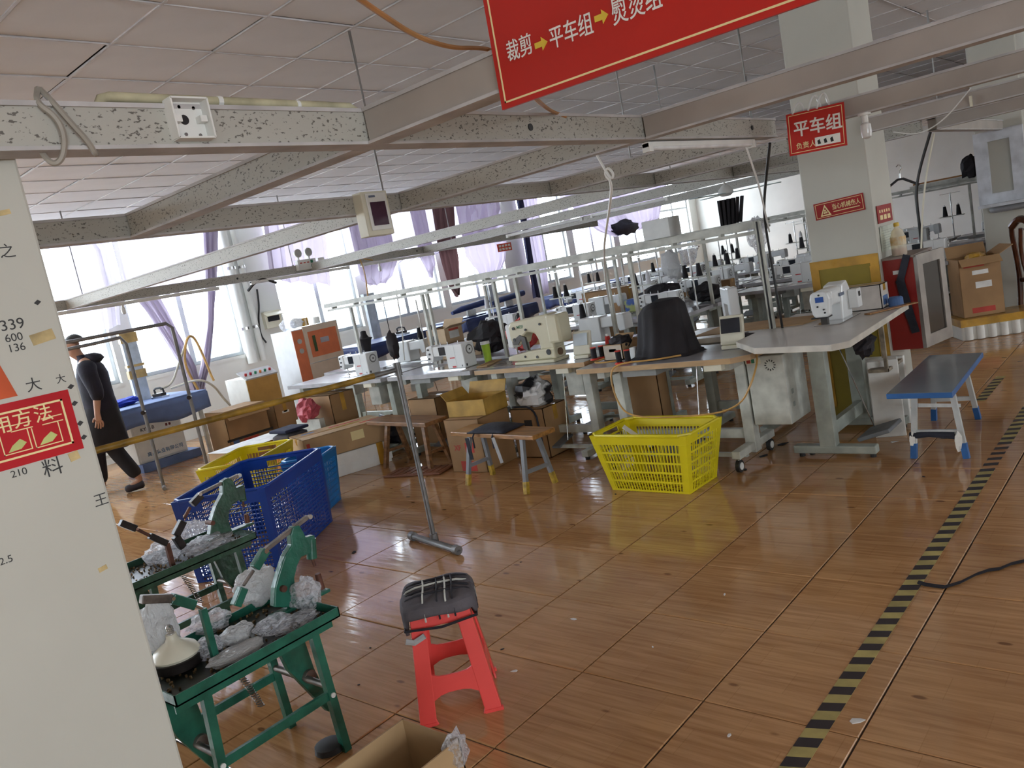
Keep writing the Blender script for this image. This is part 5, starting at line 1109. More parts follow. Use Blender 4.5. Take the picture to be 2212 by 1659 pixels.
o = G().ball((0, 0, .05), (.14, .22, .05), 16, 8, .5, 3).build('blue_cloth', M('bright_blue_cloth', (.02, .05, .45), .8, bump=.3), loc=(-9.75, 3.92, .775)); tag(o, 'crumpled bright blue cloth on the faded blue table', 'cloth')
for k in range(4): tag(G().bx((-.13, -.2, 0), (.13, .2, .022)).build('folded_garment', M('grey_garment', (.2, .22, .27), .9, var=.1), loc=(-9.65, 3.35, .781+k*.023), rot=(0, 0, .1*k)), 'folded grey garment in the stack beside the blue cloth', 'garment', 'stack of folded grey garments')
hs = [atx(430, 845, -9.6), atx(398, 790, -9.6), atx(400, 745, -9.6), atx(407, 725, -9.6), atx(420, 728, -9.6), atx(440, 770, -9.6), atx(455, 808, -9.6), atx(462, 822, -9.6)]
loop(hs, .016, 'rubber_hose', 'tan hose arched above the faded blue table', CORDY, 'hose'); loop([atx(405, 730, -9.62), atx(385, 790, -9.6), atx(372, 830, -9.6), atx(345, 842, -9.6)], .014, 'rubber_hose', 'tan hose trailing along the faded blue table', M('pale_hose', (.55, .5, .4), .5), 'hose')
loop([(-9.62, 4.5, .86), (-9.3, 4.7, .92), (-9.25, 4.85, .8), (-9.3, 4.95, .62), (-9.25, 5.0, .5)], .014, 'rubber_hose', 'pale hose curling from the iron to the beige control box', M('pale_hose', (0, 0, 0)), 'hose')
# post with taped boards by the person
p0 = atx(262, 740, -9.95)
r = thing('taped_post', 'pale post wrapped with strips of brown tape behind the person', 'post', (-9.95, p0.y+.08, .78))
G().bx((-.03, -.09, 0), (.03, .09, .85)).build('board', M('blue_grey_board', (.5, .56, .62), .6), r)
for zz, hh in ((.28, .1), (.42, .03), (.72, .12)): G().bx((-.034, -.1, zz), (.036, .11, zz+hh)).build('tape', M('brown_tape', (.5, .33, .12), .4, var=.2), r)
# generator box under the table, cartons
r = thing('steam_generator', 'white boxed steam generator on a blue plinth under the faded blue table', 'steam generator', (-9.62, 4.12, 0))
G().bx((-.2, -.3, 0), (.27, .42, .1)).build('plinth', BLUEC, r); G().bx((-.2, -.3, .1), (.2, .3, .55)).build('cabinet', WHITEP, r, bevel=.006); G().bx((.2, -.28, .12), (.212, .28, .54)).build('front_panel', WHITEP, r, bevel=.004)
text('lettering', 'KY T-B', INK, r, .055, (.2125, -.2, .47), ROTX, .0003, .001); text('lettering', '高昌实业有限公司', M('blue_grey_print', (.05, .16, .3), .6), r, .055, (.2125, -.19, .17), ROTX, .0003, .001)
for k in (0, 1): G().bx((.212, .1+.04*k, .46), (.2135, .125+.04*k, .49)).build('switch', M('dark_red_switch', (.15, .02, .02), .4), r)
for k in range(3): G().cyl((.212, .09+.045*k, .42), (.216, .09+.045*k, .42), .012, n=10).build('knob', BLACKP, r)
RDM = M('red_carton_print', (.5, .06, .04), .7); BLM = M('blue_carton_print', (.08, .16, .35), .7); BKM = M('black_carton_print', (.03, .03, .03), .7); WHM = M('white_label', (.75, .75, .72), .6)
carton('brown carton with black tape bands under the blue table end', (-8.98, 4.9, 0), (.44, .56, .5), 0, KR, False, (('R', -.9, .14),), False, 'cartons under the tables', [('R', 0, .43, .62, .03, BKM), ('R', 0, .15, .62, .03, BKM), ('R', .0, .1, .2, .06, RDM), ('R', -.2, .1, .08, .08, BLM)])
carton('brown carton wedged between black-taped carton and control box', (-8.92, 5.42, 0), (.36, .3, .42), 0, KR, False, (), True, 'cartons under the tables', [('R', 0, .3, .1, .03, WHM)])
r = thing('control_box', 'beige steel control cabinet with coloured buttons', 'control cabinet', (-9.42, 5.46, 0))
G().bx((-.25, -.23, 0), (.25, .23, .78)).build('cabinet', WHITEP, r, bevel=.006); G().bx((.25, -.225, .02), (.258, .225, .77)).build('door', M('ochre_steel', (.5, .27, .06), .5, var=.06), r)
G().box((.18, 0, .81), (.22, .46, .02), rot=Matrix.Rotation(.45, 3, 'Y')).build('button_panel', M('grey_panel', (.5, .5, .5), .4), r)
for k, cc in enumerate(((.5, .02, .02), (.4, .02, .05), (.02, .25, .12), (.7, .2, .05), (.02, .2, .1), (.45, .02, .03))): G().cyl((.2, -.18+.07*k, .81), (.21, -.18+.07*k, .84), .016, n=10).build('button', M('button_%d' % k, cc, .35), r)
for k in range(6): G().bx((.258, -.08, .12+.03*k), (.2605, .08, .13+.03*k)).build('vent_slot', M('ochre_dark', (.3, .15, .03), .6), r)
r = thing('steam_cabinet', 'tall white cabinet with orange strip and control door', 'cabinet', (-9.45, 6.43, 0))
G().bx((-.25, -.37, 0), (.25, .37, 1.24)).build('cabinet', M('cool_white_steel', (.72, .74, .76), .4, var=.03), r, bevel=.006)
ORS = M('orange_steel', (.62, .17, .07), .4, var=.06); CRS = M('cream_steel', (.6, .5, .4), .45, var=.04)
G().bx((.25, -.37, 0), (.256, -.2, 1.23)).build('orange_strip', ORS, r); G().bx((.25, -.2, 0), (.262, .37, .75)).build('lower_door', CRS, r); G().bx((.25, -.2, .76), (.27, .37, 1.26)).build('upper_door', CRS, r)
G().bx((.27, -.14, .83), (.273, .33, 1.18)).build('orange_panel', ORS, r); G().bx((.273, .04, 1.0), (.276, .18, 1.07)).build('display', M('grey_display', (.35, .35, .4), .3), r); G().bx((.273, -.08, .9), (.285, -.04, 1.12)).build('gauge', M('dark_green_gauge', (.04, .08, .03), .3), r)
for zz in (.95, 1.08): G().cyl((.256, -.28, zz), (.262, -.28, zz), .035, n=14).build('dial', M('grey_dial', (.4, .4, .38), .4), r)
for k, (dy, lab, mm, s) in enumerate(((-.28, 'grey plastic wrap heap on the orange-trimmed cabinet', PLB, .09), (-.12, 'white crumpled paper on the orange-trimmed cabinet', PLW, .08), (.0, 'tan roll on the orange-trimmed cabinet', AMB, .06), (.2, 'small white cup on the orange-trimmed cabinet', WHITEP, .05))):
    o = (G().ball((0, 0, s*.8), (s, s*1.2, s*.8), 12, 8, .4, k) if k < 2 else G().lathe([(s, 0), (s, s*1.8), (s*.8, s*1.8), (s*.8, .01)], n=14)).build(('wrap_heap', 'paper_heap', 'tape_roll', 'paper_cup')[k], mm, loc=(-9.4, 6.43+dy, 1.245 if dy < -.2 else 1.262)); tag(o, lab, ('wrap', 'paper', 'tape roll', 'cup')[k])
# posts of the ironing station
for (u, v) in ((793, 634), (1050, 590)):
    p = atx(u, v, -10.3); r = thing('ironing_post', 'flat grey post standing behind the navy ironing table', 'post', (-10.3, p.y, 0), group='flat grey posts')
    G().bx((-.03, -.09, 0), (.03, .09, p.z-.04)).build('post', M('cool_grey_post', (.45, .49, .52), .5), r); G().bx((-.04, -.11, p.z-.06), (.04, .11, p.z)).build('cap', M('cool_grey_post', (0, 0, 0)), r)
# ---- far pipe rack in front of the blue table
r = thing('garment_rack', 'double grey pipe garment rack between the person and the blue table', 'garment rack', (-8.08, 3.45, 0))
def P3(x, y, z): return Vector((x+8.08, y-3.45, z))
G().tube([P3(-8.08, 3.45, .03), P3(-8.08, 3.45, 1.5), P3(-8.1, 3.42, 1.57), P3(-8.2, 3.2, 1.56), P3(-8.45, 2.6, 1.55)], .018, 10).build('front_frame', PIPE, r, True)
G().tube([P3(-7.86, 3.84, .03), P3(-7.86, 3.84, 1.57), P3(-7.88, 3.8, 1.62), P3(-8.0, 3.5, 1.62), P3(-8.3, 2.6, 1.62)], .018, 10).build('rear_frame', PIPE, r, True)
for a, b in (((-8.2, 3.5, .02), (-7.96, 3.4, .02)), ((-7.98, 3.9, .02), (-7.74, 3.78, .02))): G().tube([P3(*a), P3(*b)], .02, 8).build('foot_pipe', PIPE, r, True)
for x_, y_, z_ in ((-8.08, 3.45, .8), (-7.86, 3.84, .85)): G().cyl(P3(x_, y_, z_), P3(x_+.04, y_-.03, z_), .022, n=10).build('pipe_socket', DIRON, r, True)
# ---- person walking
def skin(name, mat, V, E, R, root=0, parent=None, sub=1, loc=None, rot=None):
    me = bpy.data.meshes.new(name); me.from_pydata(V, E, []); me.materials.append(mat)
    o = bpy.data.objects.new(name, me); COL.objects.link(o); o.modifiers.new('skin', 'SKIN')
    L_ = me.skin_vertices[0].data
    for i, r_ in enumerate(R): L_[i].radius = r_ if isinstance(r_, tuple) else (r_, r_)
    L_[root].use_root = True; o.modifiers['skin'].use_smooth_shade = True
    if sub: md = o.modifiers.new('sub', 'SUBSURF'); md.levels = md.render_levels = sub
    if parent: o.parent = parent
    if loc is not None: o.location = loc
    if rot is not None: o.rotation_euler = rot
    return o
def chain(V, E, R, pts, start=None):
    prev = start
    for p, r_ in pts:
        V.append(p); R.append(r_); i = len(V)-1
        if prev is not None: E.append((prev, i))
        prev = i
    return prev
SKN = M('skin_tone', (.42, .22, .14), .55, var=.06)
V, E, R = [], [], []
pel = chain(V, E, R, [((0, 0, .9), (.12, .14))])
ch = chain(V, E, R, [((.0, 0, 1.08), (.1, .13)), ((.02, 0, 1.25), (.1, .145)), ((.02, 0, 1.36), (.08, .12))], pel)
nk = chain(V, E, R, [((.05, 0, 1.43), .05), ((.085, 0, 1.48), .052)], ch)
hd = chain(V, E, R, [((.105, 0, 1.53), (.066, .062)), ((.10, 0, 1.585), (.085, .07)), ((.09, 0, 1.635), (.075, .066)), ((.08, 0, 1.66), (.045, .045))], nk)
chain(V, E, R, [((.175, 0, 1.545), .014)], nk+2); chain(V, E, R, [((.15, 0, 1.485), .026)], nk+1)      # nose, chin
for s in (1, -1): chain(V, E, R, [((.085, s*.075, 1.56), .014)], nk+2)                                   # ears
def hand(wr, s, d):
    pm = chain(V, E, R, [((wr[0]+d[0]*.05, wr[1], wr[2]-.05), (.016, .032))], len(V)-1)
    for k, ln in enumerate((.055, .065, .06, .045)):
        yo = (k-1.5)*.02
        chain(V, E, R, [((wr[0]+d[0]*.06+yo, wr[1]+s*.004, wr[2]-.095), .0095), ((wr[0]+d[0]*.07+yo*1.1+.006, wr[1], wr[2]-.095-ln*.5), .009), ((wr[0]+d[0]*.07+yo*1.1+.018, wr[1]-s*.006, wr[2]-.095-ln), .008)], pm)
    chain(V, E, R, [((wr[0]+.045, wr[1]-s*.01, wr[2]-.05), .0105), ((wr[0]+.062, wr[1]-s*.016, wr[2]-.085), .009)], pm)
for s, el, wr in ((1, (-.05, .235, 1.1), (.0, .245, .88)), (-1, (.06, -.22, 1.1), (.16, -.2, .92))):
    chain(V, E, R, [((.0, s*.17, 1.35), .055), (el, .042), (tuple((el[i]+wr[i])/2 for i in range(3)), .038), (wr, .027)], ch); hand(wr, s, (0, 0))
for s, kn, an, to in ((1, (-.02, .09, .5), (-.2, .09, .1), (-.06, .1, .035)), (-1, (.16, -.09, .5), (.2, -.09, .09), (.36, -.1, .03))):
    chain(V, E, R, [((0, s*.09, .84), .085), (kn, .06), (tuple(kn[i]*.45+an[i]*.55 for i in range(3)), .052), (an, .038), (to, .03)], pel)
ang = math.atan2(-.85, -.53)
person = skin('person', SKN, V, E, R, 0, None, 2, (-8.62, 3.27, .0), (0, 0, ang))
tag(person, 'person in dark hooded top and long black apron walking with head lowered', 'person')
HOOD = M('dark_navy_hoodie', (.012, .01, .022), .85, var=.3, scale=6, bump=.2); TRS = M('black_trousers', (.01, .009, .012), .85); SHO = M('dark_shoe', (.02, .018, .028), .5); HAIR = M('black_hair', (.012, .01, .01), .6)
def ell(cx, cz, rx, ry, n=20, ph=0, wob=0): return [(cx+rx*math.cos(2*math.pi*i/n)*(1+wob*math.sin(5*2*math.pi*i/n+ph)), ry*math.sin(2*math.pi*i/n)*(1+wob*math.sin(5*2*math.pi*i/n+ph)), cz) for i in range(n)]
loft(G(), [ell(.01, .86, .15, .185, wob=.03), ell(.0, .9, .165, .2, wob=.02), ell(.005, 1.0, .155, .19), ell(.0, 1.12, .15, .185, wob=.02), ell(.0, 1.25, .15, .19), ell(.0, 1.34, .125, .175), ell(.01, 1.4, .09, .12), ell(.03, 1.44, .068, .075), ell(.045, 1.475, .062, .066)]).build('hooded_top', HOOD, person, True)
loft(G(), [ell(-.05, 1.37, .06, .1), ell(-.07, 1.41, .085, .11), ell(-.05, 1.45, .08, .1), ell(-.02, 1.475, .05, .07)]).build('hood', HOOD, person, True)
for s, el, wr in ((1, (-.05, .235, 1.1), (-.035, .24, .985)), (-1, (.06, -.22, 1.1), (.12, -.21, .98))):
    V, E, R = [], [], []; chain(V, E, R, [((.0, s*.09, 1.345), .1), ((.0, s*.165, 1.34), .1), ((-.01 if s > 0 else .02, s*.2, 1.24), .088), (el, .076), (wr, .062)]); skin('sleeve', HOOD, V, E, R, 0, person, 2)
for s, kn, an in ((1, (-.02, .09, .5), (-.19, .09, .13)), (-1, (.16, -.09, .5), (.2, -.09, .12))):
    V, E, R = [], [], []; chain(V, E, R, [((0, s*.08, .86), .11), (kn, .085), (an, .07)]); skin('trouser_leg', TRS, V, E, R, 0, person, 2)
loft(G(), [ell(.0, .96, .155, .19), ell(.02, .84, .185, .205, wob=.02), ell(.05, .68, .225, .215, wob=.035), ell(.07, .5, .25, .22, wob=.05), ell(.07, .47, .235, .21, wob=.05)]).build('apron', TRS, person, True)
for p, q in (((-.23, .09, .06), (-.03, .1, .035)), ((.17, -.09, .045), (.4, -.1, .03))):
    V, E, R = [], [], []; p, q = Vector(p), Vector(q); chain(V, E, R, [(tuple(p), (.045, .05)), (tuple(p.lerp(q, .5)), (.042, .045)), (tuple(q), (.03, .042))]); skin('shoe', SHO, V, E, R, 0, person, 2)
def hr(u, v):
    a = 2*math.pi*u; t = v*1.35; k = 1.0
    x = .078+.098*math.sin(t)*math.cos(a); y = .082*math.sin(t)*math.sin(a); z = 1.585+.105*math.cos(t)
    if math.cos(a) > .1 and t > .95: x -= (t-.95)*.08
    return (x, y, z)
G().sheet(hr, 24, 10).build('hair', HAIR, person, True, thick=.012)
# ---- building opposite, seen pale through the panes
r = thing('opposite_building', 'pale building across the yard seen through the panes', 'building', (-20, 5, -4))
G().bx((-1, -8, 0), (0, 26, 5.4)).build('facade', M('pale_render_wall', (.55, .53, .5), .8, var=.05), r)
for k in range(14): 
    f = G().bx((.0, -7+k*2.3, 3.4), (.05, -5.7+k*2.3, 5.0)).build('window', M('opposite_glass', (.12, .16, .2), .15), r)
    for q in range(1, 3): G().bx((.05, -7+k*2.3+q*.43-.02, 3.4), (.07, -7+k*2.3+q*.43+.02, 5.0)).build('glazing_bar', M('rust_bar', (.35, .16, .1), .6), f)
# ================================================================ cartons, thread and clutter
carton('carton with white paper top beside the yellow basket', (-7.3, 4.12, .0), (.46, .8, .3), math.radians(4), KR2, False, (), True, 'cartons in front of the tables', [('R', .1, .15, .1, .1, RDM), ('F', .0, .15, .12, .12, RDM), ('T', 0, 0, .44, .84, WHM)])
r = thing('foam_box', 'white polystyrene box with amber tape under the long carton', 'foam box', (-6.02, 4.2, 0), math.radians(72))
G().bx((-.38, -.2, 0), (.38, .2, .2)).build('box', M('polystyrene', (.78, .77, .72), .8, var=.04, bump=.1), r, bevel=.008); G().bx((-.3, -.205, 0), (-.24, .205, .203)).build('tape', AMB, r); G().bx((.26, -.205, 0), (.32, .205, .203)).build('tape', AMB, r)
for k in range(4): G().bx((-.15+.15*k, -.203, .03), (-.06+.15*k, -.198, .1)).build('recess_rib', WHITEP, r)
carton('long brown carton with red print lying on the foam box', (-6.02, 4.21, .204), (.78, .42, .2), math.radians(72), KR2, False, (), True, 'cartons in front of the tables', [('T', .1, .1, .3, .04, RDM), ('T', -.25, .1, .12, .04, BLM), ('T', .3, -.1, .25, .04, RDM), ('F', -.35, .1, .03, .12, RDM), ('F', .1, .12, .12, .08, YELL)])
carton('amber-taped brown carton standing below the first grey table', (-6.85, 4.78, 0), (.42, .3, .62), 0, KR, False, (), True, 'cartons in front of the tables')
stool('orange plastic stool with navy pad between two cartons', (-6.5, 4.02, 0), .2, .95, M('orange_plastic', (.75, .1, .02), .3), 'dark')
o = G().bx((-.14, -.13, 0), (.14, .13, .03)).build('seat_pad', M('navy_seat_pad', (.02, .025, .06), .9, bump=.2), loc=(-6.5, 4.02, .432), bevel=.012); tag(o, 'navy quilted pad on the orange stool', 'seat pad')
r = carton('tall carton with red round print and letters beside the short bench', (-4.5, 4.46, 0), (.36, .38, .43), .05, KR, False, (), False, 'cartons in front of the tables', [('F', .04, .2, .09, .08, RDM), ('F', 0, .05, .16, .08, RDM)])
text('lettering', 'XF', RDM, r, .06, (-.12, -.192, .18), FACE, .0003, .001); G().cyl((.04, -.1915, .2), (.04, -.1925, .2), .018, n=14).build('print_ring', KR2, r)
carton('amber-taped open tray carton on top of the tall carton', (-4.5, 4.5, .432), (.38, .3, .13), .1, M('amber_board', (.5, .3, .06), .5, var=.2, scale=6), True, (('B', 1.1, .1), ('L', .9, .08)), False, 'cartons in front of the tables')
carton('brown carton behind the tall carton with black print', (-4.15, 4.82, 0), (.34, .3, .4), 0, KR, False, (), True, 'cartons in front of the tables', [('F', .0, .28, .08, .06, BKM)])
o = G().ball((0, 0, .1), (.15, .13, .12), 16, 10, .5, 6).build('carrier_bag', M('black_white_bag', (.7, .7, .7), .5, col2=(.015, .015, .018), thr=(.48, .52), scale=3.5), loc=(-4.14, 4.8, .4)); tag(o, 'black and white carrier bag on the carton under the bartack table', 'bag')
o = G().tube([atz(1107, 880, .5)+Vector((0, 0, 0)), (-4.05, 4.66, .42), (-4.0, 4.62, .2), (-3.98, 4.6, .05)], .008, 6, smooth=2).build('bag_strap', DK); tag(o, 'black strap trailing from the carrier bag', 'strap')
for k, (x, y, s, mm, lab) in enumerate(((-6.1, 4.85, .16, M('black_plastic_bag', (.015, .015, .022), .35, bump=.4), 'black plastic bag stuffed under the first grey table'), (-6.86, 4.5, .1, M('pink_mesh', (.55, .1, .13), .6, bump=.5), 'pink net bag hanging by the amber carton'), (-7.3, 4.75, .12, PLB, 'clear plastic bag heap beside the amber carton'))):
    o = G().ball((0, 0, s), (s*1.2, s, s*1.1), 16, 10, .5, k).build('stuffed_bag', mm, loc=(x, y, .0 if k != 1 else .42)); tag(o, lab, 'bag')
tag(G().bx((-.2, -.03, 0), (.2, .03, .42)).build('small_shelf', STEELW, loc=(-6.86, 4.5, 0)), 'narrow white stand under the pink net bag', 'stand')
carton('plain brown carton under the second grey table', (-5.5, 4.95, .0), (.36, .3, .5), 0, KR, False, (), True, 'cartons in front of the tables')
r = thing('foot_mat', 'brown rubber foot mat on the tiles below the wooden bench', 'foot mat', (-5.05, 4.22, 0), .25); G().bx((-.28, -.12, 0), (.28, .12, .02)).build('mat', M('brown_mat', (.2, .075, .035), .5), r, bevel=.008)
for k in range(8): G().bx((-.25+.065*k, -.1, .02), (-.215+.065*k, .1, .024)).build('tread', M('brown_mat', (0, 0, 0)), r)
# things on the front tables
def cone(label, p, m, h=.13, r0=.032, grp='thread cones'):
    r = thing('thread_cone', label, 'thread cone', p, group=grp); G().cyl((0, 0, 0), (0, 0, h), r0, r0*.55, n=14).build('thread', m, r, True); G().cyl((0, 0, h), (0, 0, h+.018), r0*.3, n=8).build('core', WHITEP, r)
TB, TR, TW = M('black_thread', (.015, .014, .018), .8, stretch=(1, 1, 30), var=.4), M('red_thread', (.6, .03, .02), .7, stretch=(1, 1, 30)), M('white_thread', (.75, .75, .78), .7, stretch=(1, 1, 30))
def spool(label, p, grp):
    r = thing('thread_spool', label, 'thread spool', p, group=grp); G().cyl((0, 0, .012), (0, 0, .085), .02, n=12).build('thread', TB, r, True)
    G().lathe([(.034, 0), (.03, .008), (.012, .014)], n=14).build('red_base', M('red_spool_plastic', (.7, .05, .03), .35), r, True); G().cyl((0, 0, .085), (0, 0, .092), .022, n=12).build('red_cap', M('red_spool_plastic', (0, 0, 0)), r)
z0 = TH+.002
for u, v in ((1285, 777), (1302, 773)): p = atz(u, v, z0); spool('black thread spool with red ends beside the bartack panel', (p.x, p.y, z0), 'red-ended spools by the bartack panel')
for k, (u, v) in enumerate(((1338, 781), (1357, 779))): p = atz(u, v, z0); spool('black thread spool with red ends in front of the white-faced carton', (p.x, max(4.46, p.y), .737), 'red-ended spools by the white-faced carton')
p = atz(1318, 763, z0); cone('red thread cone behind the red-ended spools', (p.x, p.y, z0), TR); p = atz(1330, 763, z0); cone('dark blue thread cone beside the red cone', (p.x+.05, p.y, z0), TB)
carton('small white-faced open carton with black cloth on the wheeled table', (-3.22, 4.72, .737), (.16, .14, .11), 0, KR2, True, (('B', .8, .07),), False, None, [('F', 0, .055, .15, .1, M('buff_label', (.6, .52, .42), .6)), ('F', 0, .07, .06, .02, BLM)])
o = G().ball((0, 0, 0), (.085, .07, .05), 12, 8, .5, 3).build('black_cloth', CLB, loc=(-3.2, 4.74, .85)); tag(o, 'black cloth bulging from the small white-faced carton', 'cloth')
def tpanel(label, p, rz, dark=False, s=1):
    r = thing('keypad_console', label, 'keypad console', p, rz, 'machine keypad consoles')
    G().box((0, 0, .012), (.13*s, .09*s, .024)).build('stand', CREAMP, r, bevel=.004)
    R_ = Matrix.Rotation(-.25, 3, 'X'); b = G().box((0, .01, .11*s), (.15*s, .03, .18*s), rot=R_).build('case', CREAMP, r, bevel=.008)
    G().box((0, -.012, .14*s), (.12*s, .004, .09*s), rot=R_).build('display', SCREEN if dark else M('pale_keypad', (.55, .62, .66), .3), r)
    for i in range(4):
        for j in range(2): G().box((-.045*s+.03*s*i, -.001+.01*j, .055*s+.022*s*j), (.02*s, .006, .012*s), rot=R_).build('key', M('blue_grey_print', (0, 0, 0)) if not dark else M('grey_key', (.3, .3, .32), .4), r)
p = atz(1262, 772, z0); tpanel('pale keypad control panel beside the bartack machine', (p.x, p.y, z0), .1)
p = atz(1590, 748, .737); tpanel('dark screen control panel beside the covered machine', (-2.36, 4.76, .737), .1, True, 1.05)
r = thing('drinking_cup', 'lime green plastic cup with white lid on the front table', 'cup', (-4.74, 4.98, TH))
G().lathe([(.03, 0), (.034, .05), (.038, .16), (.039, .165)], n=20).build('cup', M('lime_cup', (.4, .62, .05), .25), r, True); G().lathe([(.041, .163), (.041, .185), (.02, .187)], n=20).build('lid', WHITEP, r, True)
o = G().bx((-.28, -.12, 0), (.28, .12, .003)).build('glass_sheet', M('glossy_sheet', (.4, .36, .32), .08), loc=(-4.5, 4.8, TH+.001), rot=(0, 0, .12)); tag(o, 'glossy amber-edged sheet lying between the two tables', 'sheet')
carton('kraft tray carton on the table joint beside the green cup', (-4.62, 4.86, TH+.005), (.1, .3, .012), .3, KR2, True, (), False)
o = G().prism([(-.45, -.18), (.3, -.22), (.45, .1), (.1, .2), (-.35, .2)], lambda a, b, d: (a, b, d), 0, .006).build('cardboard_sheet', KR2, loc=(-2.35, 5.22, .80), rot=(0, 0, .2)); tag(o, 'flat cardboard sheet bridging the wheeled and pale tables', 'cardboard')
loop([(-2.6, 4.5, .76), (-2.75, 4.42, .757), (-3.02, 4.4, .757), (-3.08, 4.36, .7), (-3.05, 4.35, .5), (-2.95, 4.33, .4), (-2.55, 4.3, .4), (-2.2, 4.36, .42), (-2.08, 4.38, .6), (-2.12, 4.6, .74), (-2.3, 4.68, .757)], .006, 'air_hose', 'tan air hose looping from the wheeled table over the yellow basket', CORDY, 'hose', 3)
loop([(-3.1, 4.5, .757), (-3.2, 4.47, .756), (-3.3, 4.5, .757), (-3.28, 4.62, .76)], .006, 'air_hose', 'short tan air hose end lying by the red-ended spools', CORDY, 'hose', 2)
r = thing('control_cabinet', 'tall cream control cabinet under the wheeled table', 'control cabinet', (-2.12, 4.8, .25)); G().bx((-.12, -.16, 0), (.12, .16, .44)).build('cabinet', STEELW, r, bevel=.006)
for k in range(12): a = k*math.pi/6; G().box((.035+.03*math.cos(a), -.161, .38+.03*math.sin(a)), (.012, .003, .005), rot=Matrix.Rotation(-a, 3, 'Y')).build('vent_slot', BLACKP, r)
G().bx((-.12, -.165, .395), (-.02, -.16, .43)).build('switch_plate', CREAMP, r); G().bx((-.11, -.168, .4), (-.085, -.165, .425)).build('red_button', M('red_print', (0, 0, 0)), r); G().bx((-.08, -.168, .4), (-.06, -.165, .425)).build('green_button', M('green_plastic', (0, 0, 0)), r)
for k in (.0, .04): G().bx((.12, -.1, .1+k*2), (.122, -.07, .13+k*2)).build('label', M('grey_print', (0, 0, 0)), r)
# foam boards and dark bag under the pale table
tag(G().bx((-.14, -.02, 0), (.14, .02, .46)).build('foam_board', M('polystyrene', (0, 0, 0)), loc=(-1.72, 5.56, 0), bevel=.006), 'white foam board standing under the pale table', 'foam board')
tag(G().bx((-.1, -.05, 0), (.08, .05, .5)).build('foam_block', M('polystyrene', (0, 0, 0)), loc=(-1.62, 5.27, 0), rot=(0, 0, .3), bevel=.006), 'white foam block at the pale table corner', 'foam block')
o = G().ball((0, 0, 0), (.06, .07, .075), 14, 10, .5, 5).build('dark_pouch', CLB, loc=(-1.62, 4.95, .66)); tag(o, 'dark cloth pouch hanging under the pale table', 'pouch')
r = carton('amber-taped white carton behind the blue-badged machine', (-1.78, 5.5, .80), (.3, .16, .16), 0, M('pale_carton', (.6, .55, .5), .6), False, (), True, None, [('R', 0, .05, .1, .06, BLM)])
o = G().lathe([(.045, 0), (.045, .05), (.035, .06), (.03, .06)], n=18).build('tape_roll', BLM, loc=(-1.57, 5.5, .80)); tag(o, 'blue roll beside the amber-taped white carton', 'roll')
o = G().bar((0, 0, 0), (.2, .32, 0), .05, .008).build('wood_strip', WOODT, loc=(-1.66, 5.2, .806)); tag(o, 'wooden strip lying along the pale table edge', 'wood strip')
# hanging bag on rail, small things on front rail
def hang(label, u, v, y, rx, rz_, m, nm='hanging_bag', jit=.5, s=1):
    p = aty(u, v, y); zt_ = 1.42 if y > 4 else p.z
    o = G().ball((0, 0, 0), (rx, rx*.7, rz_), 14, 10, jit, s).tube([(0, 0, rz_*.8), (0, 0, max(rz_+.02, 1.43-p.z))], .004, 5).build(nm, m, loc=p, smooth=True); return tag(o, label, 'bag')
hang('black and red drawstring bag tied to the rail frame', 848, 745, 5.1, .07, .13, M('black_red_bag', (.02, .015, .018), .8, col2=(.35, .03, .02), thr=(.25, .38), scale=9), s=2)
o = G().lathe([(.012, TH-1.06+.0), (.012, -.3), (.07, -.02), (.09, 0), (.05, .01), (.035, .04), (.03, .08), (.012, .085)], n=16).build('hanging_hat', CLB, loc=(aty(785, 722, 5.45).x, 5.45, 1.06), smooth=True); tag(o, 'black round-brimmed stand ornament behind the first machine', 'stand')
for k, (u, v, lab) in enumerate(((1487, 540, 'clear bag hanging on the far rail beside the white bag'), (1450, 570, 'white plastic bag of scraps hanging on the middle rail'), (1635, 505, 'clear bag with dark contents hanging near the post'))): hang(lab, u, v, 7.5, .1, .15, PLB if k != 1 else PLW, s=k+3)
for k, (x, y) in enumerate(((-6.3, 5.62), (-6.2, 5.7), (-4.95, 5.68), (-4.2, 5.66))):
    cone('black thread cone on the stand behind the front machines', (x, y+.05, .95+.0), TB, grp='black cones behind the front machines')
    if k % 2 == 0 or k == 3:
        r = thing('cone_stand', 'thin steel cone stand behind the front machines', 'cone stand', (x+.05, y+.05, TH), group='cone stands behind the front machines'); G().cyl((0, 0, 0), (0, 0, .62), .008, n=8).build('pole', CHROME, r); G().bx((-.14, -.06, .185), (.16, .06, .2)).build('tray', STEELW, r)
CC = 0
for ln, (y, xs) in enumerate(((7.4, (-6.8, -5.7, -4.6, -4.0)), (8.78, (-4.35, -3.2)), (9.8, (-6.9, -5.8, -4.7, -3.7)), (11.98, (-6.9, -5.8, -4.7, -3.7, -2.6)))):
    lab = ['cone stand on the middle line of tables', 'cone stand on the line running up to the column', 'cone stand on the far line of tables', 'cone stand on the last line of tables'][ln]
    for kx, x in enumerate(sorted(xs)):
        od = ', %s from the windows' % ORD[kx]
        r = thing('cone_stand', 'thin steel '+lab+od, 'cone stand', (x, y, TH), group=lab); G().cyl((0, 0, 0), (0, 0, .62), .008, n=8).build('pole', CHROME, r); G().bx((-.14, -.05, .3), (.14, .05, .312)).build('tray', STEELW, r); G().bx((-.12, -.015, .6), (.12, .015, .61)).build('guide_arm', CHROME, r)
        for dx in (-.08, .08): cone(('black' if CC % 5 else 'white')+' thread cone on '+lab.replace('cone stand on the ', 'the ').replace(' of tables', '')+od.replace(', ', ' stand, '), (x+dx, y, TH+.313), TB if (CC % 5) else TW, grp='cones on '+lab); CC += 1
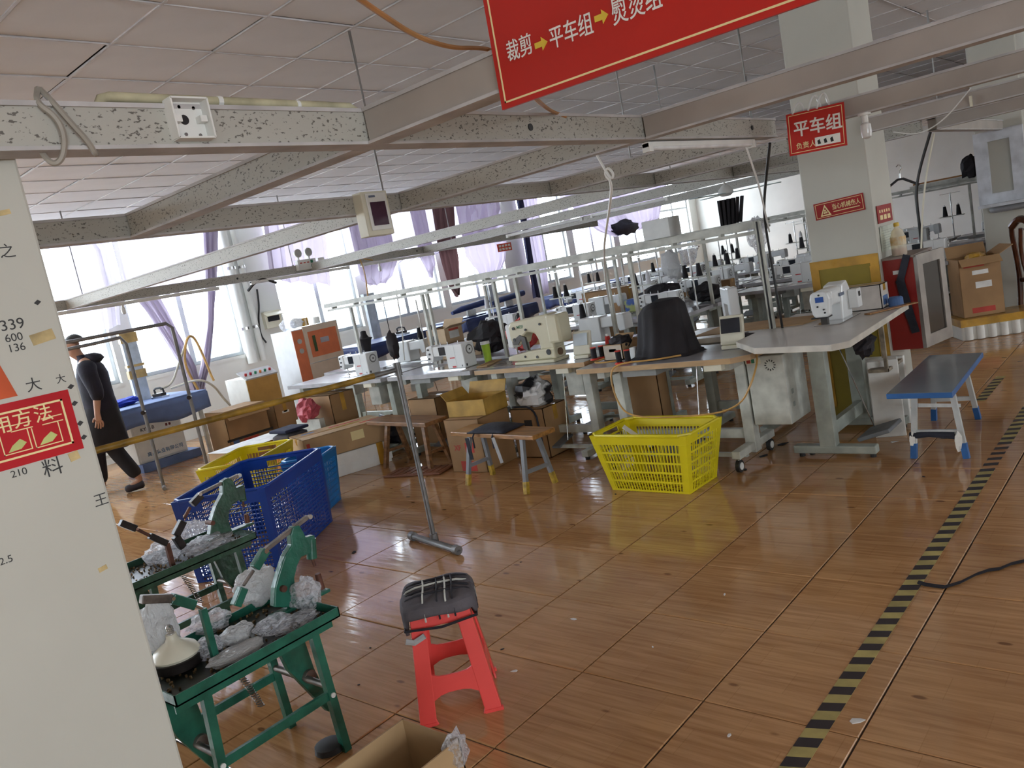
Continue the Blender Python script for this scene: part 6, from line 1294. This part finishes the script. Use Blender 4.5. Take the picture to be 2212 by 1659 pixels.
# open cartons and dark cloth on the back-to-back tables
for k, (x, y, z, lab) in enumerate(((-5.75, 5.5, TH+.002, 'lower buff carton of the pair stacked behind the front machines'), (-5.75, 5.5, TH+.155, 'upper open buff carton of the pair stacked behind the front machines'), (-5.4, 5.6, TH+.002, 'small buff carton beside the stacked pair'))):
    carton(lab, (x, y, z), (.3, .22, .15) if k < 2 else (.18, .16, .17), -.1, M('buff_carton', (.5, .36, .22), .7, var=.08), k == 1, (('B', 1.0, .08), ('R', .3, .09)) if k == 1 else (), False, None, [('R', 0, .08, .12, .07, WHM), ('F', -.02, .06, .06, .06, BKM), ('R', 0, .13, .12, .02, RDM)])
o = G().ball((0, 0, .16), (.22, .14, .15), 18, 10, .4, 7).build('black_cloth_heap', CLB, loc=(-5.22, 5.58, TH)); tag(o, 'black cloth heap behind the lime green cup', 'cloth heap')
o = G().ball((0, 0, .15), (.14, .1, .14), 16, 10, .4, 4).build('red_plastic_bag', M('red_plastic_bag_m', (.7, .06, .05), .35, bump=.4), loc=(-4.72, 5.45, TH)); tag(o, 'red plastic bag behind the bartack machine head', 'bag')
carton('brown open carton behind the red-ended spools', (-3.35, 5.2, .0), (.3, .14, .8), 0, KR, True, (), False, None)
# cream machine head behind the covered one, dark cloth
r = thing('sewing_machine', 'white narrow sewing machine head behind the covered machine', 'sewing machine', (-2.62, 5.35, .75), .6); G().bx((-.03, -.09, .1), (.04, .02, .33)).build('head', MWHITE, r, bevel=.01); G().bx((-.03, .0, .2), (.04, .3, .32)).build('arm', MWHITE, r, bevel=.01); G().bx((-.03, .2, 0), (.04, .3, .25)).build('column', MWHITE, r, bevel=.01); G().cyl((.0, -.05, .0), (.0, -.05, .1), .007, n=8).build('needle_bar', CHROME, r); G().bx((-.06, -.1, 0), (.07, .3, .006)).build('bed', CHROME, r)
table('pale sewing table between the covered machine and the column', -3.1, -2.3, 5.2, 5.75, top=TOPW, edge=EDGEP, box=False, pedal=False)
o = G().ball((0, 0, .03), (.13, .08, .03), 14, 8, .5, 3).build('black_cloth', CLB, loc=(-2.3, 4.9, .737)); tag(o, 'black cloth lying behind the dark screen panel', 'cloth')
for k, (x, y, s) in enumerate(((-4.62, 7.78, .19), (-4.12, 7.85, .14))): tag(G().ball((0, 0, s*.74), (s*1.3, s*.8, s*.7), 16, 10, .4, k+3).build('black_cloth_heap', CLB, loc=(x, y, TH)), ['large black cloth heap on the middle tables', 'smaller black cloth heap beside the large one'][k], 'cloth heap')
for k, (x, y, z, d, lab) in enumerate(((-5.9, 8.68, .0, (.6, .4, 1.0), 'tall brown carton behind the middle line'), (-4.35, 8.75, TH+.002, (.22, .18, .14), 'small brown carton on the table running to the column'), (-4.1, 9.1, .0, (.3, .3, .3), 'brown carton under the table near the column'), (-7.6, 9.2, .0, (.5, .5, .6), 'brown carton standing beside the far line'), (-4.9, 8.9, TH+.002, (.26, .2, .13), 'open brown carton left of the machine near the column'))): carton(lab, (x, y, z), d, .1*k, KR, k == 4, (), True)
o = G().bx((-.15, -.1, 0), (.15, .1, .14)).build('storage_box', M('yellow_blue_box', (.5, .55, .2), .5, col2=(.05, .12, .4), thr=(.45, .5), scale=6), loc=(-4.98, 7.9, TH+.002), bevel=.005); tag(o, 'pale yellow and blue printed box on the middle tables', 'box')
# ---- right-hand background: red cabinet, bottle, big carton on foam base, chair, office window
r = thing('red_cabinet', 'red hydrant cabinet on the column side with grey framed glass door ajar', 'cabinet', (-1.688, 5.72, .48))
RC = M('dark_red_lacquer', (.26, .014, .01), .3, var=.08, scale=3); W_, D_, H_ = .19, .46, .6
for a_, b_, n_ in (((0, 0, 0), (W_, .012, H_), 'side_panel'), ((0, D_-.012, 0), (W_, D_, H_), 'side_panel'), ((0, .012, 0), (.01, D_-.012, H_), 'back_panel'), ((0, 0, -.012), (W_, D_, 0), 'bottom'), ((.01, .012, .3), (W_-.02, D_-.012, .31), 'shelf')): G().bx(a_, b_).build(n_, RC, r)
G().bx((0, -.01, H_), (W_+.01, D_, H_+.015)).build('top', M('grey_brown_top', (.25, .2, .17), .5), r)
dr = Matrix.Rotation(math.pi/2-.22, 3, 'Z'); hg = Vector((W_+.012, 0, 0))
def dbox(g, a_, b_):
    c_ = Vector([(a_[i]+b_[i])/2 for i in range(3)]); return g.box(hg+dr @ c_, [abs(b_[i]-a_[i]) for i in range(3)], rot=dr)
d = G()
for a_, b_ in (((0, -.012, -.01), (.07, .012, H_+.01)), ((.3, -.012, -.01), (.37, .012, H_+.01)), ((.07, -.012, -.01), (.3, .012, .07)), ((.07, -.012, H_-.06), (.3, .012, H_+.01))): dbox(d, a_, b_)
d.build('door_frame', M('grey_alu_frame', (.33, .3, .27), .4, .4), r); dbox(G(), (.07, -.003, .07), (.3, .003, H_-.06)).build('door_glass', M('dark_glass', (.03, .025, .02), .15), r)
G().bx((.06, -.004, .5), (.13, 0, .525)).build('white_label', WHM, r)
G().bar((.16, -.012, .62), (.1, -.012, .45), .045, .005, (0, 1, 0)).build('dark_tie', DK, r); G().bar((.1, -.013, .46), (.14, -.013, .2), .055, .005, (0, 1, 0)).build('dark_tie', DK, r); G().bar((.14, -.014, .21), (.16, -.014, .1), .05, .005, (0, 1, 0)).build('dark_tie', DK, r)
p = Vector((-1.6, 5.82, 1.096))
r = thing('oil_bottle', 'clear plastic bottle with orange liquid and yellow cap on the red cabinet', 'bottle', p); G().lathe([(.045, 0), (.048, .015), (.048, .08), (.045, .13), (.034, .165), (.015, .185), (.014, .195)], n=18).build('bottle', clear('bottle_plastic', (.95, .9, .75), .5, .08), r, True)
G().lathe([(.043, .004), (.046, .015), (.0455, .045), (.04, .048)], n=18).build('liquid', M('orange_liquid', (.45, .09, .015), .15), r, True); G().lathe([(.018, .194), (.018, .215), (.012, .22)], n=14).build('cap', M('yellow_cap', (.75, .5, .04), .35), r, True); G().lathe([(.0488, .07), (.0488, .125)], n=18).build('label_wrap', M('orange_label', (.6, .35, .08), .5, col2=(.7, .65, .5), scale=20), r)
a, b = atz(2060, 742, 0), atz(2225, 712, 0)
r = thing('foam_pallet', 'ribbed white foam pallet with amber tape under the big carton', 'foam pallet', ((a.x+b.x)/2, (a.y+b.y)/2+.2, 0), .5)
w_ = (b-a).length
G().bx((-w_/2, -.2, 0), (w_/2, .2, .17)).build('block', M('polystyrene', (0, 0, 0)), r, bevel=.01); G().bx((-w_/2-.004, -.206, .13), (w_/2+.004, .206, .2)).build('tape', AMB, r)
for k in range(7): G().cyl((-w_/2+.06+k*w_/7, -.2, .005), (-w_/2+.06+k*w_/7, -.2, .13), .035, n=12).build('rib', M('polystyrene', (0, 0, 0)), r, True)
cx_, cy_ = (a.x+b.x)/2-.03, (a.y+b.y)/2+.2
carton('big worn brown carton with white labels standing on the foam pallet', (cx_-.1, cy_, .202), (.36, .34, .56), .5, KR, True, (('B', 1.2, .12), ('F', -.7, .1), ('R', .5, .14)), False, None, [('F', .0, .42, .14, .04, WHM), ('F', .02, .3, .14, .06, WHM), ('F', -.05, .5, .18, .05, RDM), ('F', 0, .06, .2, .05, RDM), ('R', .1, .18, .12, .1, BLM), ('R', .0, .5, .14, .05, RDM)])
o = G().ball((0, 0, 0), (.1, .08, .06), 12, 8, .4, 3).build('amber_wrap', AMB, loc=(cx_-.08, cy_+.05, .74)); tag(o, 'amber tape bundle in the mouth of the big carton', 'bundle')
# office window on an inner wall, chair
yw = 10.9
struct(G().bx((-1.40, yw, 0), (XR, yw+.15, ZC+.02)).build('wall_office', PLASTER)) if False else None
w0 = aty(2108, 290, 9.7)
wl2 = struct(G().bx((-1.39, 9.76, 0), (-1.36, 9.9, .02)).build('trim_4', PLASTER))
A, B, C, D = aty(2108, 300, 9.7), aty(2200, 272, 9.7), aty(2135, 442, 9.7), aty(2212, 415, 9.7)
zb2, zt2 = (C.z+D.z)/2, (A.z+B.z)/2; xa_, xb_ = A.x, B.x
wi = struct(G().bx((xa_-.03, 9.8, 0), (XR, 9.95, zb2-.03)).build('wall_inner', PLASTER))
G().bx((xa_-.03, 9.8, zt2+.03), (XR, 9.95, ZC+.02)).build('lintel', PLASTER, wi); G().bx((xb_+.03, 9.8, zb2-.03), (XR, 9.95, zt2+.03)).build('wall_pier', PLASTER, wi)
f = G(); t = .09
for q0, q1 in (((xa_-.03, 9.7, zb2-.03), (xa_+t, 9.95, zt2+.03)), ((xb_-t, 9.7, zb2-.03), (xb_+.03, 9.95, zt2+.03)), ((xa_+t, 9.7, zb2-.03), (xb_-t, 9.95, zb2+t*.8)), ((xa_+t, 9.7, zt2-t*.8), (xb_-t, 9.95, zt2+.03))): f.bx(q0, q1)
wo = struct(f.build('window_20', M('white_window_frame', (.6, .62, .66), .4)))
G().bx((xa_+t, 9.83, zb2+t*.8), (xb_-t, 9.84, zt2-t*.8)).build('window_pane', M('dark_room_glass', (.035, .03, .03), .5, var=.5, scale=5, spec=.2), wo)
G().bx((xa_-.02, 9.55, zb2-.06), (xb_+.02, 9.8, zb2-.03)).build('window_sill', M('white_window_frame', (0, 0, 0)), wo)
text('lettering', '消火栓', M('red_print', (0, 0, 0)), wo, .07, (xa_+t+.02, 9.828, zt2-.3), FACE, .0005, .001)
q = aty(2140, 455, 9.6)
tag(G().tube([(q.x, 9.78, q.z), (q.x, 9.7, q.z), (q.x+.05, 9.68, q.z), (q.x+1.2, 9.68, q.z+.0)], .035, 10, smooth=1).build('grey_pipe', M('grey_drain_pipe', (.3, .3, .31), .4), smooth=True), 'grey pipe with elbow below the office window', 'pipe')
CHW = M('dark_red_brown_wood', (.09, .028, .012), .25, var=.3, scale=6)
def chair(label, loc, rz):
    r = thing('wooden_chair', label, 'chair', loc, rz)
    G().bx((-.22, -.22, .42), (.22, .22, .46)).build('seat', CHW, r, bevel=.01)
    for sx in (-1, 1):
        G().tube([(sx*.19, -.19, 0), (sx*.19, -.19, .42)], .022, 8).build('leg', CHW, r, True)
        G().tube([(sx*.2, .24, 0), (sx*.2, .2, .44), (sx*.2, .22, .7), (sx*.17, .27, .95), (sx*.1, .29, 1.0)], .024, 8, smooth=1).build('back_post', CHW, r, True)
    G().tube([(-.14, .28, .97), (0, .3, 1.06), (.14, .28, .97)], .035, 8, smooth=2).build('crest_rail', CHW, r, True)
    G().tube([(-.06, .23, .46), (-.1, .25, .7), (-.03, .28, .95)], .018, 8, smooth=2).build('back_splat', CHW, r, True); G().tube([(.06, .23, .46), (.1, .25, .7), (.03, .28, .95)], .018, 8, smooth=2).build('back_splat', CHW, r, True)
    for z_ in (.2,): G().bx((-.19, -.2, z_), (.19, -.18, z_+.03)).build('stretcher', CHW, r)
pc = aty(2235, 600, 8.9)
chair('dark red wooden chair with carved open back near the big carton', (pc.x+.12, 9.2, 0), 2.4)
# hangers and shelf board on the far rail by the window
tag(G().bx((-2.95, 11.68, 1.54), (-1.3, 11.9, 1.56)).build('shelf_board', WOODT), 'thin wooden board lying on the rail beside the office window', 'board')
def hanger(label, p):
    r = thing('coat_hanger', label, 'hanger', p, .3, 'black coat hangers'); G().tube([(-.13, 0, -.07), (-.02, 0, .0), (.02, 0, .0), (.13, 0, -.07)], .01, 6).build('shoulder_bar', BLACKP, r); G().tube([(0, 0, 0), (0, 0, .06), (.02, 0, .09), (0, 0, .12), (-.02, 0, .1)], .004, 6, smooth=1).build('hook', CHROME, r)
hanger('black coat hanger hanging beside the square column', aty(1940, 388, 7.0)+Vector((0, .06, 0)))
tag(G().ball((0, 0, 0), (.11, .07, .14), 12, 8, .4, 2).build('dark_garment', CLB, loc=aty(2095, 360, 11.6)), 'dark bunch of hangers beside the office window frame', 'hanger bunch')
# ceiling fan at the far end, dark garments, box on the rail, far white board
f0 = aty(1568, 418, 9.0)
r = thing('ceiling_fan', 'white ceiling fan with pale blue blades beyond the front machines', 'ceiling fan', (f0.x, 9.0, f0.z)); G().cyl((0, 0, .05), (0, 0, ZC-f0.z), .012, n=8).build('rod', WHITEP, r); G().lathe([(.03, .1), (.08, .05), (.09, 0), (.05, -.03)], n=16).build('motor', WHITEP, r, True)
for k in range(3): a = k*2.1+.35; G().bar((.08*math.cos(a), .08*math.sin(a), 0), (.62*math.cos(a), .62*math.sin(a), 0), .12, .008).build('blade', M('pale_blue_blade', (.4, .52, .52), .4), r)
tag(G().bx((-.16, -.12, 0), (.16, .12, .2)).build('white_box', WHITEP, loc=(-4.35, 7.55, 1.506), bevel=.005), 'white box standing on the middle rail frame', 'box')
for k in range(6): tag(G().bx((-.014, -.06, -.25), (.014, .06, 0)).build('dark_strip', CLB, loc=(-3.68+.045*k, 7.62, 1.76), rot=(0, .04*k, .1*k)), 'black cloth strip in the bunch hanging beside the white box', 'cloth strip', 'black cloth strips beside the white box')
r, w, h = xboard('orange_notice', 'small orange-red notice hanging below the far trunking', 'notice', ((1073, 528), (1103, 522), (1076, 545)), XRR+.02, M('orange_red_notice', (.7, .07, .02), .5))
for k in range(4):
    for j in range(2): G().bx((.004, w*(.1+.22*k), h*(.15+.42*j)), (.005, w*(.26+.22*k), h*(.42+.42*j))).build('print', WPRINT, r)
loop([atx(805, 562, XRR), atx(790, 560, XRR), atx(775, 555, XRR), atx(784, 575, XRR+.1), aty(791, 605, 5.6), aty(795, 645, 5.19)], .008, 'power_cable', 'bundle of yellow wires dropping to the rail frame', CORDY)
loop([aty(855, 625, 5.19), aty(868, 700, 5.15), aty(872, 760, 5.15), aty(874, 778, 5.12)], .006, 'nylon_rope', 'thin white cord hanging behind the drawstring bag', WHITEP)
